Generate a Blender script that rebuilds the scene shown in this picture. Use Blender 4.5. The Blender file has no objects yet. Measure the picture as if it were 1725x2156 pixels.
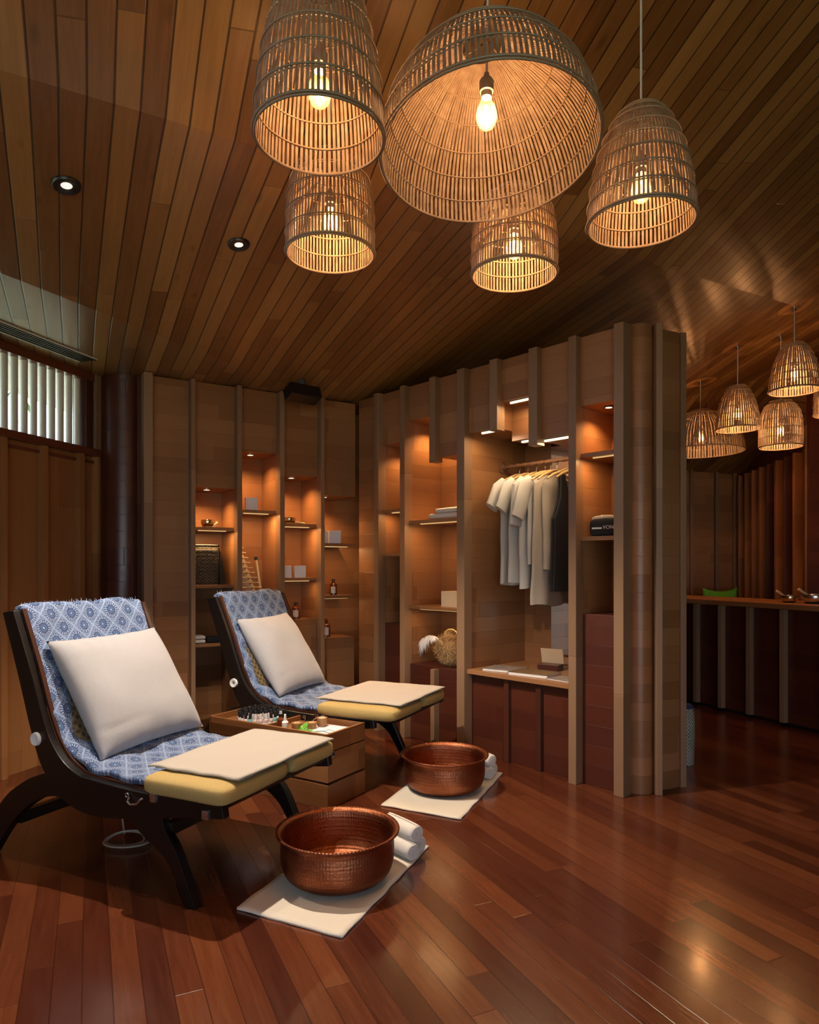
import bpy, math, random
from mathutils import Vector, Matrix
random.seed(7)
PI = math.pi
SC = bpy.context.scene
COL = SC.collection

# ------------------------------------------------------------------ node helpers
class NT:
    def __init__(s, name):
        s.m = bpy.data.materials.new(name); s.m.use_nodes = True
        s.t = s.m.node_tree; s.b = s.t.nodes['Principled BSDF']
    def n(s, typ, **k):
        nd = s.t.nodes.new(typ)
        for a, v in k.items(): setattr(nd, a, v)
        return nd
    def put(s, sock, v):
        if hasattr(v, 'links') or hasattr(v, 'is_linked'): s.t.links.new(v, sock)
        else: sock.default_value = v
    def M(s, op, a, b=0.0, c=None):
        nd = s.n('ShaderNodeMath', operation=op)
        s.put(nd.inputs[0], a); s.put(nd.inputs[1], b)
        if c is not None: s.put(nd.inputs[2], c)
        return nd.outputs[0]
    def coord(s, kind='Object'):
        return s.n('ShaderNodeTexCoord').outputs[kind]
    def sep(s, v):
        nd = s.n('ShaderNodeSeparateXYZ'); s.put(nd.inputs[0], v); return nd.outputs
    def comb(s, x, y, z=0.0):
        nd = s.n('ShaderNodeCombineXYZ')
        s.put(nd.inputs[0], x); s.put(nd.inputs[1], y); s.put(nd.inputs[2], z); return nd.outputs[0]
    def noise(s, vec, scale, detail=4, rough=.55, dist=0):
        nd = s.n('ShaderNodeTexNoise'); s.put(nd.inputs['Vector'], vec)
        nd.inputs['Scale'].default_value = scale; nd.inputs['Detail'].default_value = detail
        nd.inputs['Roughness'].default_value = rough; nd.inputs['Distortion'].default_value = dist
        return nd.outputs['Fac']
    def white(s, vec):
        nd = s.n('ShaderNodeTexWhiteNoise', noise_dimensions='3D'); s.put(nd.inputs['Vector'], vec)
        return nd.outputs['Value']
    def ramp(s, fac, stops, interp='LINEAR'):
        nd = s.n('ShaderNodeValToRGB'); s.put(nd.inputs[0], fac); cr = nd.color_ramp; cr.interpolation = interp
        while len(cr.elements) < len(stops): cr.elements.new(.5)
        for e, (p, c) in zip(cr.elements, stops): e.position = p; e.color = (*c, 1)
        return nd.outputs[0]
    def mix(s, fac, a, b, mode='MIX'):
        nd = s.n('ShaderNodeMix', data_type='RGBA', blend_type=mode)
        s.put(nd.inputs[0], fac)
        for i, v in ((6, a), (7, b)):
            s.put(nd.inputs[i], (*v, 1) if isinstance(v, tuple) and len(v) == 3 else v)
        return nd.outputs[2]
    def bump(s, h, strength=.3, dist=.01):
        nd = s.n('ShaderNodeBump'); s.put(nd.inputs['Height'], h)
        nd.inputs['Strength'].default_value = strength; nd.inputs['Distance'].default_value = dist
        s.t.links.new(nd.outputs[0], s.b.inputs['Normal'])
    def base(s, c): s.put(s.b.inputs['Base Color'], (*c, 1) if isinstance(c, tuple) else c)
    def set(s, **k):
        for a, v in k.items(): s.put(s.b.inputs[a.replace('_', ' ')], v)
        return s

def simple(name, col, rough=.6, metal=0., bump=0, var=.15, vs=20, **k):
    n = NT(name); c = n.coord()
    f = n.noise(c, vs, 3)
    n.base(n.mix(f, tuple(x*(1-var) for x in col), tuple(min(1, x*(1+var)) for x in col)))
    n.set(Roughness=rough, Metallic=metal, **k)
    if bump: n.bump(n.noise(c, vs*4, 3), bump, .004)
    return n.m

def planks(name, width, length, cols, rough=(.35, .5), groove=.03, gdepth=.5, kind='UV', ax=(0, 1), grain=1., knots=0., dents=0., coat=0., unit=True):
    """boards: u runs along (ax[0]), v across (ax[1]) ; every board gets its own tone"""
    n = NT(name); o = n.sep(n.coord(kind)); u = o[ax[0]]; v = o[ax[1]]
    vv = n.M('DIVIDE', v, width)
    vi = n.M('FLOOR', vv); vf = n.M('FRACT', vv)
    r1 = n.white(n.comb(vi, 3.7, 1.3))
    uu = n.M('ADD', n.M('DIVIDE', u, length), n.M('MULTIPLY', r1, 7.0))
    ui = n.M('FLOOR', uu); uf = n.M('FRACT', uu)
    r2 = n.white(n.comb(vi, ui, 5.1))
    gv = n.comb(n.M('ADD', n.M('MULTIPLY', u, 1.0), n.M('MULTIPLY', r2, 31.)), n.M('MULTIPLY', v, 14.), n.M('MULTIPLY', r2, 9.))
    g1 = n.noise(gv, 3.2, 6, .62, .6)
    g2 = n.noise(n.comb(n.M('MULTIPLY', u, 4.), n.M('MULTIPLY', v, 160.), r2), 1.5, 3, .6)
    t = n.M('ADD', n.M('MULTIPLY', r2, .62), n.M('MULTIPLY', n.M('SUBTRACT', g1, .3), .55*grain))
    t = n.M('ADD', t, n.M('MULTIPLY', n.M('SUBTRACT', g2, .5), .18*grain))
    k = len(cols)
    c = n.ramp(t, [(i/(k-1), cc) for i, cc in enumerate(cols)])
    # groove mask
    e = n.M('MINIMUM', vf, n.M('SUBTRACT', 1., vf))
    gm = n.n('ShaderNodeMapRange'); n.put(gm.inputs[0], e); gm.inputs[1].default_value = groove*.4; gm.inputs[2].default_value = groove
    e2 = n.M('MINIMUM', uf, n.M('SUBTRACT', 1., uf))
    gm2 = n.n('ShaderNodeMapRange'); n.put(gm2.inputs[0], e2); gm2.inputs[1].default_value = .0; gm2.inputs[2].default_value = .0035*width/.085/length
    gg = n.M('MULTIPLY', gm.outputs[0], n.M('ADD', n.M('MULTIPLY', gm2.outputs[0], .5), .5))
    if knots:
        kn = n.n('ShaderNodeTexVoronoi'); n.put(kn.inputs['Vector'], n.comb(n.M('MULTIPLY', u, 2.2), n.M('MULTIPLY', v, 5.), r2)); kn.inputs['Scale'].default_value = 1.3
        km = n.n('ShaderNodeMapRange'); n.put(km.inputs[0], kn.outputs['Distance']); km.inputs[1].default_value = .03; km.inputs[2].default_value = .13
        c = n.mix(n.M('MULTIPLY', n.M('SUBTRACT', 1., km.outputs[0]), knots), c, tuple(x*.25 for x in cols[0]))
    c = n.mix(n.M('MULTIPLY', n.M('SUBTRACT', 1., gg), gdepth), c, (.004, .002, .001))
    n.base(c)
    rr = n.M('ADD', n.M('MULTIPLY', g1, rough[1]-rough[0]), rough[0])
    n.set(Roughness=rr)
    if coat: n.set(Coat_Weight=coat, Coat_Roughness=.13 if name.startswith('floor') else .24)
    h = n.M('ADD', gg, n.M('MULTIPLY', g2, .05))
    if dents:
        dv = n.n('ShaderNodeTexVoronoi'); n.put(dv.inputs['Vector'], n.comb(n.M('MULTIPLY', u, 1.), n.M('MULTIPLY', v, 1.9), 0.)); dv.inputs['Scale'].default_value = 17
        h = n.M('ADD', h, n.M('MULTIPLY', dv.outputs['Distance'], dents))
    n.bump(h, .45, .004)
    return n.m

# wood tones are the colours of the oiled boards themselves
RED = [(.040, .009, .005), (.080, .019, .008), (.13, .036, .013), (.20, .068, .024)]
CEIL = [(.13, .055, .019), (.23, .115, .040), (.33, .185, .066), (.45, .28, .115)]
PAN = [(.225, .098, .038), (.285, .130, .052), (.34, .160, .067), (.40, .198, .086)]
MAT = {}
MAT['floor'] = planks('floor_boards', .085, 1.15, RED, (.16, .30), .022, .55, coat=.25)
MAT['ceiling'] = planks('ceiling_boards', .083, 1.6, CEIL, (.26, .42), .055, .88, knots=.5, dents=.22, coat=.15)
MAT['panel'] = planks('bamboo_panel_horizontal', .105, .9, PAN, (.30, .45), .012, .35, kind='Object', ax=(0, 2), grain=.55)
MAT['panel_side'] = planks('bamboo_panel_side', .105, .9, PAN, (.30, .45), .012, .35, kind='Object', ax=(1, 2), grain=.55)
MAT['panel_dark'] = planks('dark_red_panel', .12, .9, [(.062, .015, .009), (.080, .020, .010), (.10, .028, .013)], (.25, .4), .012, .4, kind='Object', ax=(0, 2), grain=.6)  # darker, redder boards than the other panels
MAT['panel_vert'] = planks('panel_vertical_grain', .3, 4., [(.24, .095, .030), (.32, .135, .045), (.40, .18, .062)], (.32, .45), .004, .2, kind='Object', ax=(2, 0), grain=1.2)
MAT['post'] = planks('post_wood', .2, 5., [(.215, .122, .066), (.265, .157, .087), (.31, .19, .11)], (.32, .45), .001, .1, kind='Object', ax=(2, 0), grain=.7)
MAT['post_dark'] = planks('dark_post_wood', .2, 5., [(.05, .015, .008), (.08, .024, .012), (.11, .034, .016)], (.3, .4), .001, .1, kind='Object', ax=(2, 0), grain=.7)
MAT['teak'] = planks('teak_cabinet', .13, .7, [(.17, .068, .022), (.24, .10, .034), (.31, .14, .050)], (.35, .5), .006, .2, kind='Object', ax=(0, 2), grain=1.1)
MAT['teak_side'] = planks('teak_cabinet_side', .13, .7, [(.17, .068, .022), (.24, .10, .034), (.31, .14, .050)], (.35, .5), .006, .2, kind='Object', ax=(1, 2), grain=1.1)
MAT['black_wood'] = simple('black_lacquered_wood', (.005, .0038, .0035), .30, var=.3, vs=8)
MAT['inner_wood'] = simple('brown_inner_rail', (.055, .020, .012), .25, var=.3, vs=8)
MAT['red_rail'] = simple('red_brown_rail', (.14, .035, .015), .35)
MAT['shirt'] = simple('white_shirt_cloth', (.50, .48, .45), .9, bump=.2, var=.05, vs=60)
MAT['white_fabric'] = simple('white_cotton', (.36, .355, .365), .9, bump=.25, var=.04, vs=60, Sheen_Weight=.2)
MAT['cream_towel'] = simple('cream_towel', (.46, .415, .355), .95, bump=.5, var=.05, vs=90, Sheen_Weight=.3)
MAT['yellow_cover'] = simple('yellow_cushion_cover', (.42, .30, .105), .85, bump=.3, var=.07, vs=60)
MAT['mat_towel'] = simple('cream_floor_towel', (.74, .67, .55), .95, bump=.5, var=.05, vs=90, Sheen_Weight=.3)
MAT['towel'] = simple('white_terry', (.76, .72, .66), .95, bump=.6, var=.05, vs=120, Sheen_Weight=.3)
MAT['black'] = simple('black_plastic', (.008, .008, .009), .35)
MAT['black_soft'] = simple('black_cloth', (.012, .012, .016), .9, bump=.3, vs=60)
MAT['steel'] = simple('steel', (.6, .6, .6), .25, 1.)
MAT['brass'] = simple('brass', (.62, .52, .32), .22, 1., bump=.1)
MAT['white_ceramic'] = simple('white_ceramic', (.8, .8, .8), .3, var=.03)
MAT['box_white'] = simple('white_carton', (.74, .76, .84), .6, var=.03)
MAT['box_kraft'] = simple('kraft_carton', (.62, .47, .30), .7, var=.05)
MAT['label'] = simple('paper_label', (.75, .74, .70), .7, var=.05)
MAT['bamboo'] = simple('pale_bamboo', (.75, .60, .36), .45, var=.15, vs=30)
MAT['hanger'] = simple('hanger_wood', (.52, .33, .14), .45, var=.15, vs=10)
MAT['rope'] = simple('rope', (.38, .22, .11), .85, bump=.5, vs=60)
MAT['rail_brown'] = simple('brown_rail_rope', (.16, .07, .03), .7, bump=.6, vs=50)
MAT['green'] = simple('green_fabric', (.10, .42, .03), .8, bump=.2, vs=50)
MAT['leaf'] = simple('green_leaf', (.16, .48, .05), .5, var=.3, vs=15, Subsurface_Weight=.1)
MAT['straw'] = simple('straw', (.42, .27, .12), .8, var=.4, vs=50)
MAT['plume'] = simple('white_plume', (.85, .84, .82), .8, var=.05)
MAT['gold'] = simple('gold_thread', (.75, .55, .22), .4, .3)
MAT['mirror'] = simple('mirror_glass', (.86, .86, .84), .02, 1., var=.01)
MAT['slat'] = simple('pale_louvre', (.62, .60, .54), .5, var=.06, vs=6)
MAT['grille'] = simple('dark_grille', (.02, .018, .015), .45)
MAT['cord'] = simple('pale_cord', (.55, .58, .60), .5)
MAT['cable'] = simple('white_cable', (.30, .26, .21), .5)
MAT['socket'] = simple('grey_socket', (.22, .20, .18), .5)
MAT['sheer'] = simple('cream_sheer_cloth', (.44, .38, .31), .9, bump=.2, vs=60, var=.05)
MAT['magazine'] = simple('magazine_cover', (.26, .21, .18), .35, var=.9, vs=22)
MAT['book_tan'] = simple('tan_book_cover', (.17, .10, .045), .5, var=.6, vs=25)
MAT['leaves_out'] = simple('garden_leaves', (.12, .26, .05), .7, var=.7, vs=25)
MAT['skin_brown'] = simple('brown_leather', (.20, .10, .05), .5)

def glass(name, col, rough=.05, alpha=.35):
    n = NT(name); n.base(col); n.set(Roughness=rough, Alpha=alpha); return n.m
MAT['amber'] = glass('amber_glass', (.16, .040, .008), .08, .93)
MAT['clear'] = glass('clear_plastic', (.75, .78, .82), .1, .6)
MAT['bulb'] = glass('bulb_glass', (.9, .6, .35), .03, .12)
MAT['pink'] = simple('nail_lacquer_pale', (.72, .55, .50), .2)
MAT['blue_l'] = simple('nail_lacquer_teal', (.15, .50, .55), .2)
MAT['window_glass'] = glass('window_glass', (.75, .9, .9), .02, .12)

def emis(name, col, st):
    n = NT(name); n.base((0., 0., 0.)); n.set(Emission_Color=(*col, 1), Emission_Strength=st); return n.m
MAT['filament'] = emis('glowing_filament', (1, .55, .2), 60)
MAT['spot_lens'] = emis('spot_lens', (1, .78, .52), 1.3)
MAT['led_warm'] = emis('warm_strip_glow', (1, .62, .25), .6)
MAT['led'] = emis('led_strip_glow', (1, .80, .48), 1.5)

def rattan():
    n = NT('woven_rattan'); c = n.coord('Object')
    f = n.noise(c, 40, 3); n.base(n.ramp(f, [(.3, (.16, .125, .09)), (.55, (.27, .225, .17)), (.8, (.38, .34, .27))]))
    n.set(Roughness=.6, Transmission_Weight=.0)
    tr = n.n('ShaderNodeBsdfTranslucent'); tr.inputs[0].default_value = (.5, .32, .16, 1)
    mx = n.n('ShaderNodeMixShader'); mx.inputs[0].default_value = .22
    n.t.links.new(n.b.outputs[0], mx.inputs[1]); n.t.links.new(tr.outputs[0], mx.inputs[2])
    n.t.links.new(mx.outputs[0], n.t.nodes['Material Output'].inputs[0])
    return n.m
MAT['rattan'] = rattan()
MAT['rattan_hoop'] = simple('rattan_hoop', (.27, .21, .15), .55, var=.2, vs=40)

def copper():
    n = NT('hammered_copper'); o = n.sep(n.coord('UV'))
    v = n.n('ShaderNodeTexVoronoi'); n.put(v.inputs['Vector'], n.comb(n.M('MULTIPLY', o[0], 120.), n.M('MULTIPLY', o[1], 75.)))
    v.inputs['Scale'].default_value = 1.; v.inputs['Randomness'].default_value = .35
    f = n.noise(n.coord(), 6, 4)
    n.base(n.ramp(f, [(.3, (.20, .060, .028)), (.55, (.33, .115, .055)), (.8, (.42, .18, .09))]))
    n.set(Metallic=1., Roughness=n.M('ADD', n.M('MULTIPLY', f, .3), .32))
    rb = n.M('SINE', n.M('MULTIPLY', o[1], 330.))
    n.bump(n.M('ADD', n.M('MULTIPLY', v.outputs['Distance'], .8), n.M('MULTIPLY', rb, .12)), .55, .004)
    return n.m
MAT['copper'] = copper()
MAT['wood_bowl'] = simple('turned_wood', (.42, .22, .09), .5, var=.25, vs=30)

def ikat(name, sc, c_dark, c_mid, c_lite):
    n = NT(name); o = n.sep(n.coord('UV'))
    U = n.M('MULTIPLY', o[0], sc); V = n.M('MULTIPLY', o[1], sc*.88)
    a = n.M('ADD', U, V); b = n.M('SUBTRACT', U, V)
    wob = n.M('MULTIPLY', n.M('SUBTRACT', n.noise(n.coord('UV'), 60, 2), .5), .10)
    fa = n.M('SUBTRACT', n.M('FRACT', n.M('ADD', a, wob)), .5); fb = n.M('SUBTRACT', n.M('FRACT', n.M('ADD', b, wob)), .5)
    aa = n.M('ABSOLUTE', fa); ab = n.M('ABSOLUTE', fb)
    sq = n.M('MAXIMUM', aa, ab)                              # diamond distance, .5 at the lattice
    rd = n.M('SQRT', n.M('ADD', n.M('MULTIPLY', fa, fa), n.M('MULTIPLY', fb, fb)))
    lt = lambda x, y: n.M('LESS_THAN', x, y)
    gt = lambda x, y: n.M('GREATER_THAN', x, y)
    ang = n.M('ARCTAN2', fa, fb)
    teeth = gt(n.M('SINE', n.M('MULTIPLY', ang, 20.)), .05)
    scal = n.M('ADD', rd, n.M('MULTIPLY', n.M('SINE', n.M('MULTIPLY', ang, 8.)), .018))
    band = n.M('MULTIPLY', gt(scal, .27), lt(scal, .41))
    web = gt(scal, .43)
    sc_n = n.noise(n.coord('UV'), sc*9., 2, .5)
    curl = n.M('MULTIPLY', web, gt(n.M('ABSOLUTE', n.M('SINE', n.M('MULTIPLY', sc_n, 34.))), .62))
    line = gt(sq, .475)
    dot = lt(rd, .05)
    ringc = n.M('MULTIPLY', gt(rd, .08), lt(rd, .105))
    white = n.M('MAXIMUM', n.M('MAXIMUM', line, n.M('MULTIPLY', band, teeth)), n.M('MAXIMUM', dot, n.M('MULTIPLY', curl, .75)))
    white.node.use_clamp = True
    core = n.M('MAXIMUM', n.M('MULTIPLY', lt(rd, .19), n.M('SUBTRACT', 1., ringc)), n.M('MULTIPLY', web, .5))
    c = n.mix(core, c_dark, c_mid); c = n.mix(n.M('MULTIPLY', white, .85), c, c_lite)
    n.base(c); n.set(Roughness=.9, Sheen_Weight=.15); n.bump(n.noise(n.coord('UV'), 300, 2), .2, .002)
    return n.m
MAT['ikat'] = ikat('blue_ikat_cloth', 8.8, (.032, .058, .135), (.062, .115, .24), (.30, .385, .56))
MAT['batik'] = ikat('brown_batik_cloth', 15., (.012, .008, .006), (.03, .02, .010), (.30, .20, .08))

def wicker(name, c1, c2, s=70):
    n = NT(name); o = n.sep(n.coord())
    a = n.M('SINE', n.M('MULTIPLY', n.M('ADD', o[0], o[1]), s*2.2)); b = n.M('SINE', n.M('MULTIPLY', o[2], s*3.))
    k = n.M('ADD', n.M('MULTIPLY', n.M('MULTIPLY', a, b), .5), .5)
    f = n.noise(n.coord(), 12, 3)
    k2 = n.M('MULTIPLY', k, n.M('ADD', f, .4))
    n.base(n.ramp(k2, [(.25, c1), (.6, c2)])); n.set(Roughness=.7); n.bump(k, .6, .004); return n.m
MAT['wicker_dark'] = wicker('dark_wicker', (.006, .005, .004), (.06, .048, .03), 90)
MAT['wicker_pale'] = wicker('pale_wicker', (.10, .10, .07), (.50, .48, .38), 90)

# ------------------------------------------------------------------ mesh helpers
GT = [None]
class MB:
    def __init__(s): s.v = []; s.f = []; s.uv = {}; s.T = None
    def add(s, vs, fs, uvs=None):
        b = len(s.v)
        for i, p in enumerate(vs):
            p = Vector(p)
            if s.T is not None: p = s.T @ p
            if GT[0] is not None: p = GT[0] @ p
            s.v.append(p)
            if uvs: s.uv[b+i] = uvs[i]
        s.f += [tuple(b+i for i in f) for f in fs]; return s
    def box(s, x0, x1, y0, y1, z0, z1):
        return s.add([(x0, y0, z0), (x1, y0, z0), (x1, y1, z0), (x0, y1, z0), (x0, y0, z1), (x1, y0, z1), (x1, y1, z1), (x0, y1, z1)],
                     [(3, 2, 1, 0), (4, 5, 6, 7), (0, 1, 5, 4), (1, 2, 6, 5), (2, 3, 7, 6), (3, 0, 4, 7)])
    def lathe(s, prof, n=32, c=(0, 0, 0), caps=True, uvs=True):
        vs = []; fs = []; uv = []; L = 0
        m = len(prof)
        for i, (r, z) in enumerate(prof):
            if i: L += math.hypot(r-prof[i-1][0], z-prof[i-1][1])
            for k in range(n+1):
                a = 2*PI*k/n
                vs.append((c[0]+r*math.cos(a), c[1]+r*math.sin(a), c[2]+z)); uv.append((k/n, L))
        for i in range(m-1):
            for k in range(n):
                a = i*(n+1)+k; fs.append((a, a+1, a+n+2, a+n+1))
        if caps:
            if prof[0][0] > 1e-5: fs.append(tuple(range(n-1, -1, -1)))
            if prof[-1][0] > 1e-5: fs.append(tuple((m-1)*(n+1)+k for k in range(n)))
        return s.add(vs, fs, uv)
    def tube(s, pts, r, n=8, closed=False, rad=None):
        pts = [Vector(p) for p in pts]; m = len(pts); vs = []; fs = []
        up = None
        for i, p in enumerate(pts):
            if closed: d = pts[(i+1) % m]-pts[i-1]
            else: d = pts[min(i+1, m-1)]-pts[max(i-1, 0)]
            d.normalize()
            if up is None: up = Vector((0, 0, 1)) if abs(d.z) < .9 else Vector((1, 0, 0))
            a = d.cross(up).normalized(); up = a.cross(d).normalized()
            rr = rad[i] if rad else r
            for k in range(n):
                t = 2*PI*k/n; vs.append(p+a*math.cos(t)*rr+up*math.sin(t)*rr)
        q = m if closed else m-1
        for i in range(q):
            for k in range(n):
                j = (i+1) % m; fs.append((i*n+k, i*n+(k+1) % n, j*n+(k+1) % n, j*n+k))
        if not closed: fs += [tuple(range(n-1, -1, -1)), tuple((m-1)*n+k for k in range(n))]
        return s.add(vs, fs)
    def prism(s, poly, y0, y1):
        """poly in (x,z), swept along y"""
        n = len(poly)
        vs = [(x, y0, z) for x, z in poly]+[(x, y1, z) for x, z in poly]
        fs = [tuple(range(n)), tuple(range(2*n-1, n-1, -1))]+[((i+1) % n, i, n+i, n+(i+1) % n) for i in range(n)]
        return s.add(vs, fs)
    def prismz(s, poly, z0, z1):
        n = len(poly)
        vs = [(x, y, z0) for x, y in poly]+[(x, y, z1) for x, y in poly]
        fs = [tuple(range(n-1, -1, -1)), tuple(range(n, 2*n))]+[(i, (i+1) % n, n+(i+1) % n, n+i) for i in range(n)]
        return s.add(vs, fs)
    def grid(s, f, nu, nv, closed_thick=None):
        """f(a,b)->(point,(u,v)); a,b in 0..1"""
        vs = []; uv = []; fs = []
        for i in range(nu+1):
            for j in range(nv+1):
                p, t = f(i/nu, j/nv); vs.append(p); uv.append(t)
        for i in range(nu):
            for j in range(nv):
                a = i*(nv+1)+j; fs.append((a, a+nv+1, a+nv+2, a+1))
        return s.add(vs, fs, uv)
    def build(s, name, mat, parent=None, bev=0, smooth=False, loc=None, rot=None, sub=0, thick=0, label=None, fix=True):
        me = bpy.data.meshes.new(name); me.from_pydata([tuple(v) for v in s.v], [], s.f); me.validate()
        if s.uv:
            ul = me.uv_layers.new(name='UVMap')
            for l in me.loops: ul.data[l.index].uv = s.uv.get(l.vertex_index, (0, 0))
        if fix:
            import bmesh
            b = bmesh.new(); b.from_mesh(me); bmesh.ops.recalc_face_normals(b, faces=b.faces); b.to_mesh(me); b.free()
        mats = mat if isinstance(mat, list) else [mat]
        for m in mats: me.materials.append(MAT[m] if isinstance(m, str) else m)
        if smooth:
            for p in me.polygons: p.use_smooth = True
            try: me.set_sharp_from_angle(angle=math.radians(40))
            except Exception: pass
        o = bpy.data.objects.new(name, me); COL.objects.link(o)
        if parent: o.parent = parent
        if loc: o.location = loc
        if rot: o.rotation_euler = rot
        if thick:
            m = o.modifiers.new('s', 'SOLIDIFY'); m.thickness = thick; m.offset = 0
        if bev:
            m = o.modifiers.new('b', 'BEVEL'); m.width = bev; m.segments = 2; m.limit_method = 'ANGLE'
        if sub:
            m = o.modifiers.new('u', 'SUBSURF'); m.levels = sub; m.render_levels = sub
        if label: o['label'] = label
        return o

def tag(o, label, cat, group=None, kind=None):
    o['label'] = label; o['category'] = cat
    if group: o['group'] = group
    if kind: o['kind'] = kind
    return o
def struct(o, label=None, cat=None):
    o['kind'] = 'structure'
    if label: o['label'] = label
    if cat: o['category'] = cat
    return o
def thing(name, label, cat, loc=(0, 0, 0), rz=0, group=None):
    o = bpy.data.objects.new(name, None); COL.objects.link(o); o.empty_display_size = .05
    o.location = loc; o.rotation_euler = (0, 0, rz)
    return tag(o, label, cat, group)
def copy_tree(o, parent=None):
    c = o.copy(); COL.objects.link(c)
    if parent: c.parent = parent
    for ch in list(o.children): copy_tree(ch, c)
    return c
def P(n, parent, mat, *boxes, bev=.002, label=None):
    b = MB()
    for x in boxes: b.box(*x)
    return b.build(n, mat, parent, bev=bev, label=label)
def light(name, kind, loc, power, col=(1, .62, .32), **k):
    d = bpy.data.lights.new(name, kind); d.energy = power; d.color = col
    for a, v in k.items():
        if a != 'rot' and a != 'parent': setattr(d, a, v)
    o = bpy.data.objects.new(name, d); COL.objects.link(o); o.location = loc
    if 'rot' in k: o.rotation_euler = k['rot']
    if 'parent' in k: o.parent = k['parent']
    return o

# ------------------------------------------------------------------ camera
F = 1437.0
cam = bpy.data.cameras.new('camera'); co = bpy.data.objects.new('camera', cam); COL.objects.link(co)
co.location = (0, 0, 1.3); co.rotation_euler = (PI/2, 0, 0)
cam.sensor_fit = 'VERTICAL'; cam.sensor_height = 30.; cam.sensor_width = 24.; cam.lens = F/2156*30.
cam.shift_y = (1195-1078)/2156; cam.clip_start = .02
SC.camera = co

# frames (origin, angle) : local x runs along the wall, local y away from the room
FA = ((-1.861, 4.782), math.atan2(.529, .848))
FB = ((-.24, 5.46), math.atan2(-.7346, .6785))
FC = ((-2.25, 4.917), math.atan2(.956, .293))
FK = ((2.72, 6.44), math.atan2(-.925, .38))
def L2W(fr, x, y):
    (ox, oy), a = fr; return (ox+x*math.cos(a)-y*math.sin(a), oy+x*math.sin(a)+y*math.cos(a))

# ------------------------------------------------------------------ floor
PD = Vector((-.4249, .9053)); PN = Vector((.9053, .4249))      # board direction
def flat(poly, z, name, mat, zf=None):
    b = MB(); b.add([(x, y, z) for x, y in poly], [tuple(range(len(poly)))], [(Vector(p).dot(PD), Vector(p).dot(PN)+.02) for p in poly])
    return b.build(name, mat, fix=False)
fl = MB()
poly = [(-6, -4.5), (9, -4.5), (9, 11), (-6, 11)]
fl.add([(x, y, 0) for x, y in poly]+[(x, y, -.1) for x, y in poly], [(0, 1, 2, 3), (7, 6, 5, 4), (1, 0, 4, 5), (2, 1, 5, 6), (3, 2, 6, 7), (0, 3, 7, 4)],
       [(Vector(p).dot(PD), Vector(p).dot(PN)+.02) for p in poly]*2)
struct(fl.build('floor', 'floor', fix=False), 'polished red brown timber floor boards', 'floor')

# ------------------------------------------------------------------ ceiling (folded boarded planes)
N2 = (-.13951513, .07017944, .98772991); A2 = (-1.91034, 3.20883, 2.68)
def ceil2(x, y): return A2[2]-(N2[0]*(x-A2[0])+N2[1]*(y-A2[1]))/N2[2]
j1o = Vector((-1.27336, 2.12153)); s1 = Vector((1.49496, 4.07254)); j1d = (s1-j1o).normalized()
j2o = Vector((-1.91034, 3.20883)); j2d = Vector((.4494, .8933))
D3 = Vector((-.4853, 1)).normalized(); D2 = Vector((-.507, 1)).normalized(); D1 = Vector((-.4624, 1)).normalized(); D4 = Vector((-.12, 1)).normalized()
# plane 1 rises towards the camera
zA, zB = ceil2(*j1o), ceil2(*s1)
def cross2(a, b): return a.x*b.y-a.y*b.x
g1 = .4725/math.hypot(1, .4624)                                     # fall per metre along D1
def ceil1(x, y):
    q = Vector((x, y))-j1o; t = cross2(q, D1)/cross2(j1d, D1); k = cross2(q, j1d)/cross2(D1, j1d)
    L = (s1-j1o).length
    return zA+(zB-zA)*t/L-g1*k
def hit(p, d, o, l):                                                # project p along d onto line (o,l)
    t = cross2(o-p, l)/cross2(d, l); return p+d*t
N3 = Vector((D3.y, -D3.x))
def v3(p): return p.dot(N3)
def v2(p): return v3(hit(p, D2, j2o, j2d))
def v1(p): return v2(hit(p, D1, j1o, j1d))
def v4(p): return v1(hit(p, D4, j1o, j1d))
def K(a, b, c, d): return hit(a, b, c, d)
kp = K(j1o, j1d, j2o, j2d)
sd = Vector((.255, .758)).normalized()
Q2 = s1+sd*2.75; JE = j2o+j2d*3.9
Q1 = j1o+j1d*6.8
def cpl(name, pts, zf, vf, D):
    b = MB(); n = len(pts)
    vs = [(p.x, p.y, zf(p.x, p.y)) for p in pts]
    uv = [(p.dot(D), vf(p)) for p in pts]
    b.add(vs+[(x, y, z+.05) for x, y, z in vs], [tuple(range(n))[::-1], tuple(range(n, 2*n))]+[(i, (i+1) % n, n+(i+1) % n, n+i) for i in range(n)], uv*2)
    return b
V = Vector
parts = [
    cpl('c3', [kp, JE, V((-3.0, 6.4)), V((-3.7, .85))], lambda x, y: 2.68, v3, D3),
    cpl('c2', [kp, s1, Q2, JE], ceil2, v2, D2),
    cpl('c1', [V((-4.5, -4.5)), V((9, -4.5)), V((9, 3.0)), Q1, s1, j1o, kp], ceil1, v1, D1),
    cpl('c4', [s1, Q1, V((3.7, 6.75)), V((2.5, 7.3)), Q2], ceil2, v4, D4),
]
c5 = MB()
up = [Q2, V((2.5, 7.3)), V((3.7, 6.75)), Q1, V((5.2, 4.6))]; dn = [V((2.6, 9.0)), V((3.5, 8.8)), V((4.35, 8.6)), V((4.2, 6.3)), V((5.6, 3.6))]
for i in range(4):
    q = [up[i], up[i+1], dn[i+1], dn[i]]
    zz = [ceil2(*up[i]), ceil2(*up[i+1]), 2.42, 2.42]
    c5.add([(p.x, p.y, z) for p, z in zip(q, zz)], [(0, 1, 2, 3)], [(p.dot(D4)*1., v4(p)) for p in q])
parts.append(c5)
cm = MB()
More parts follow.
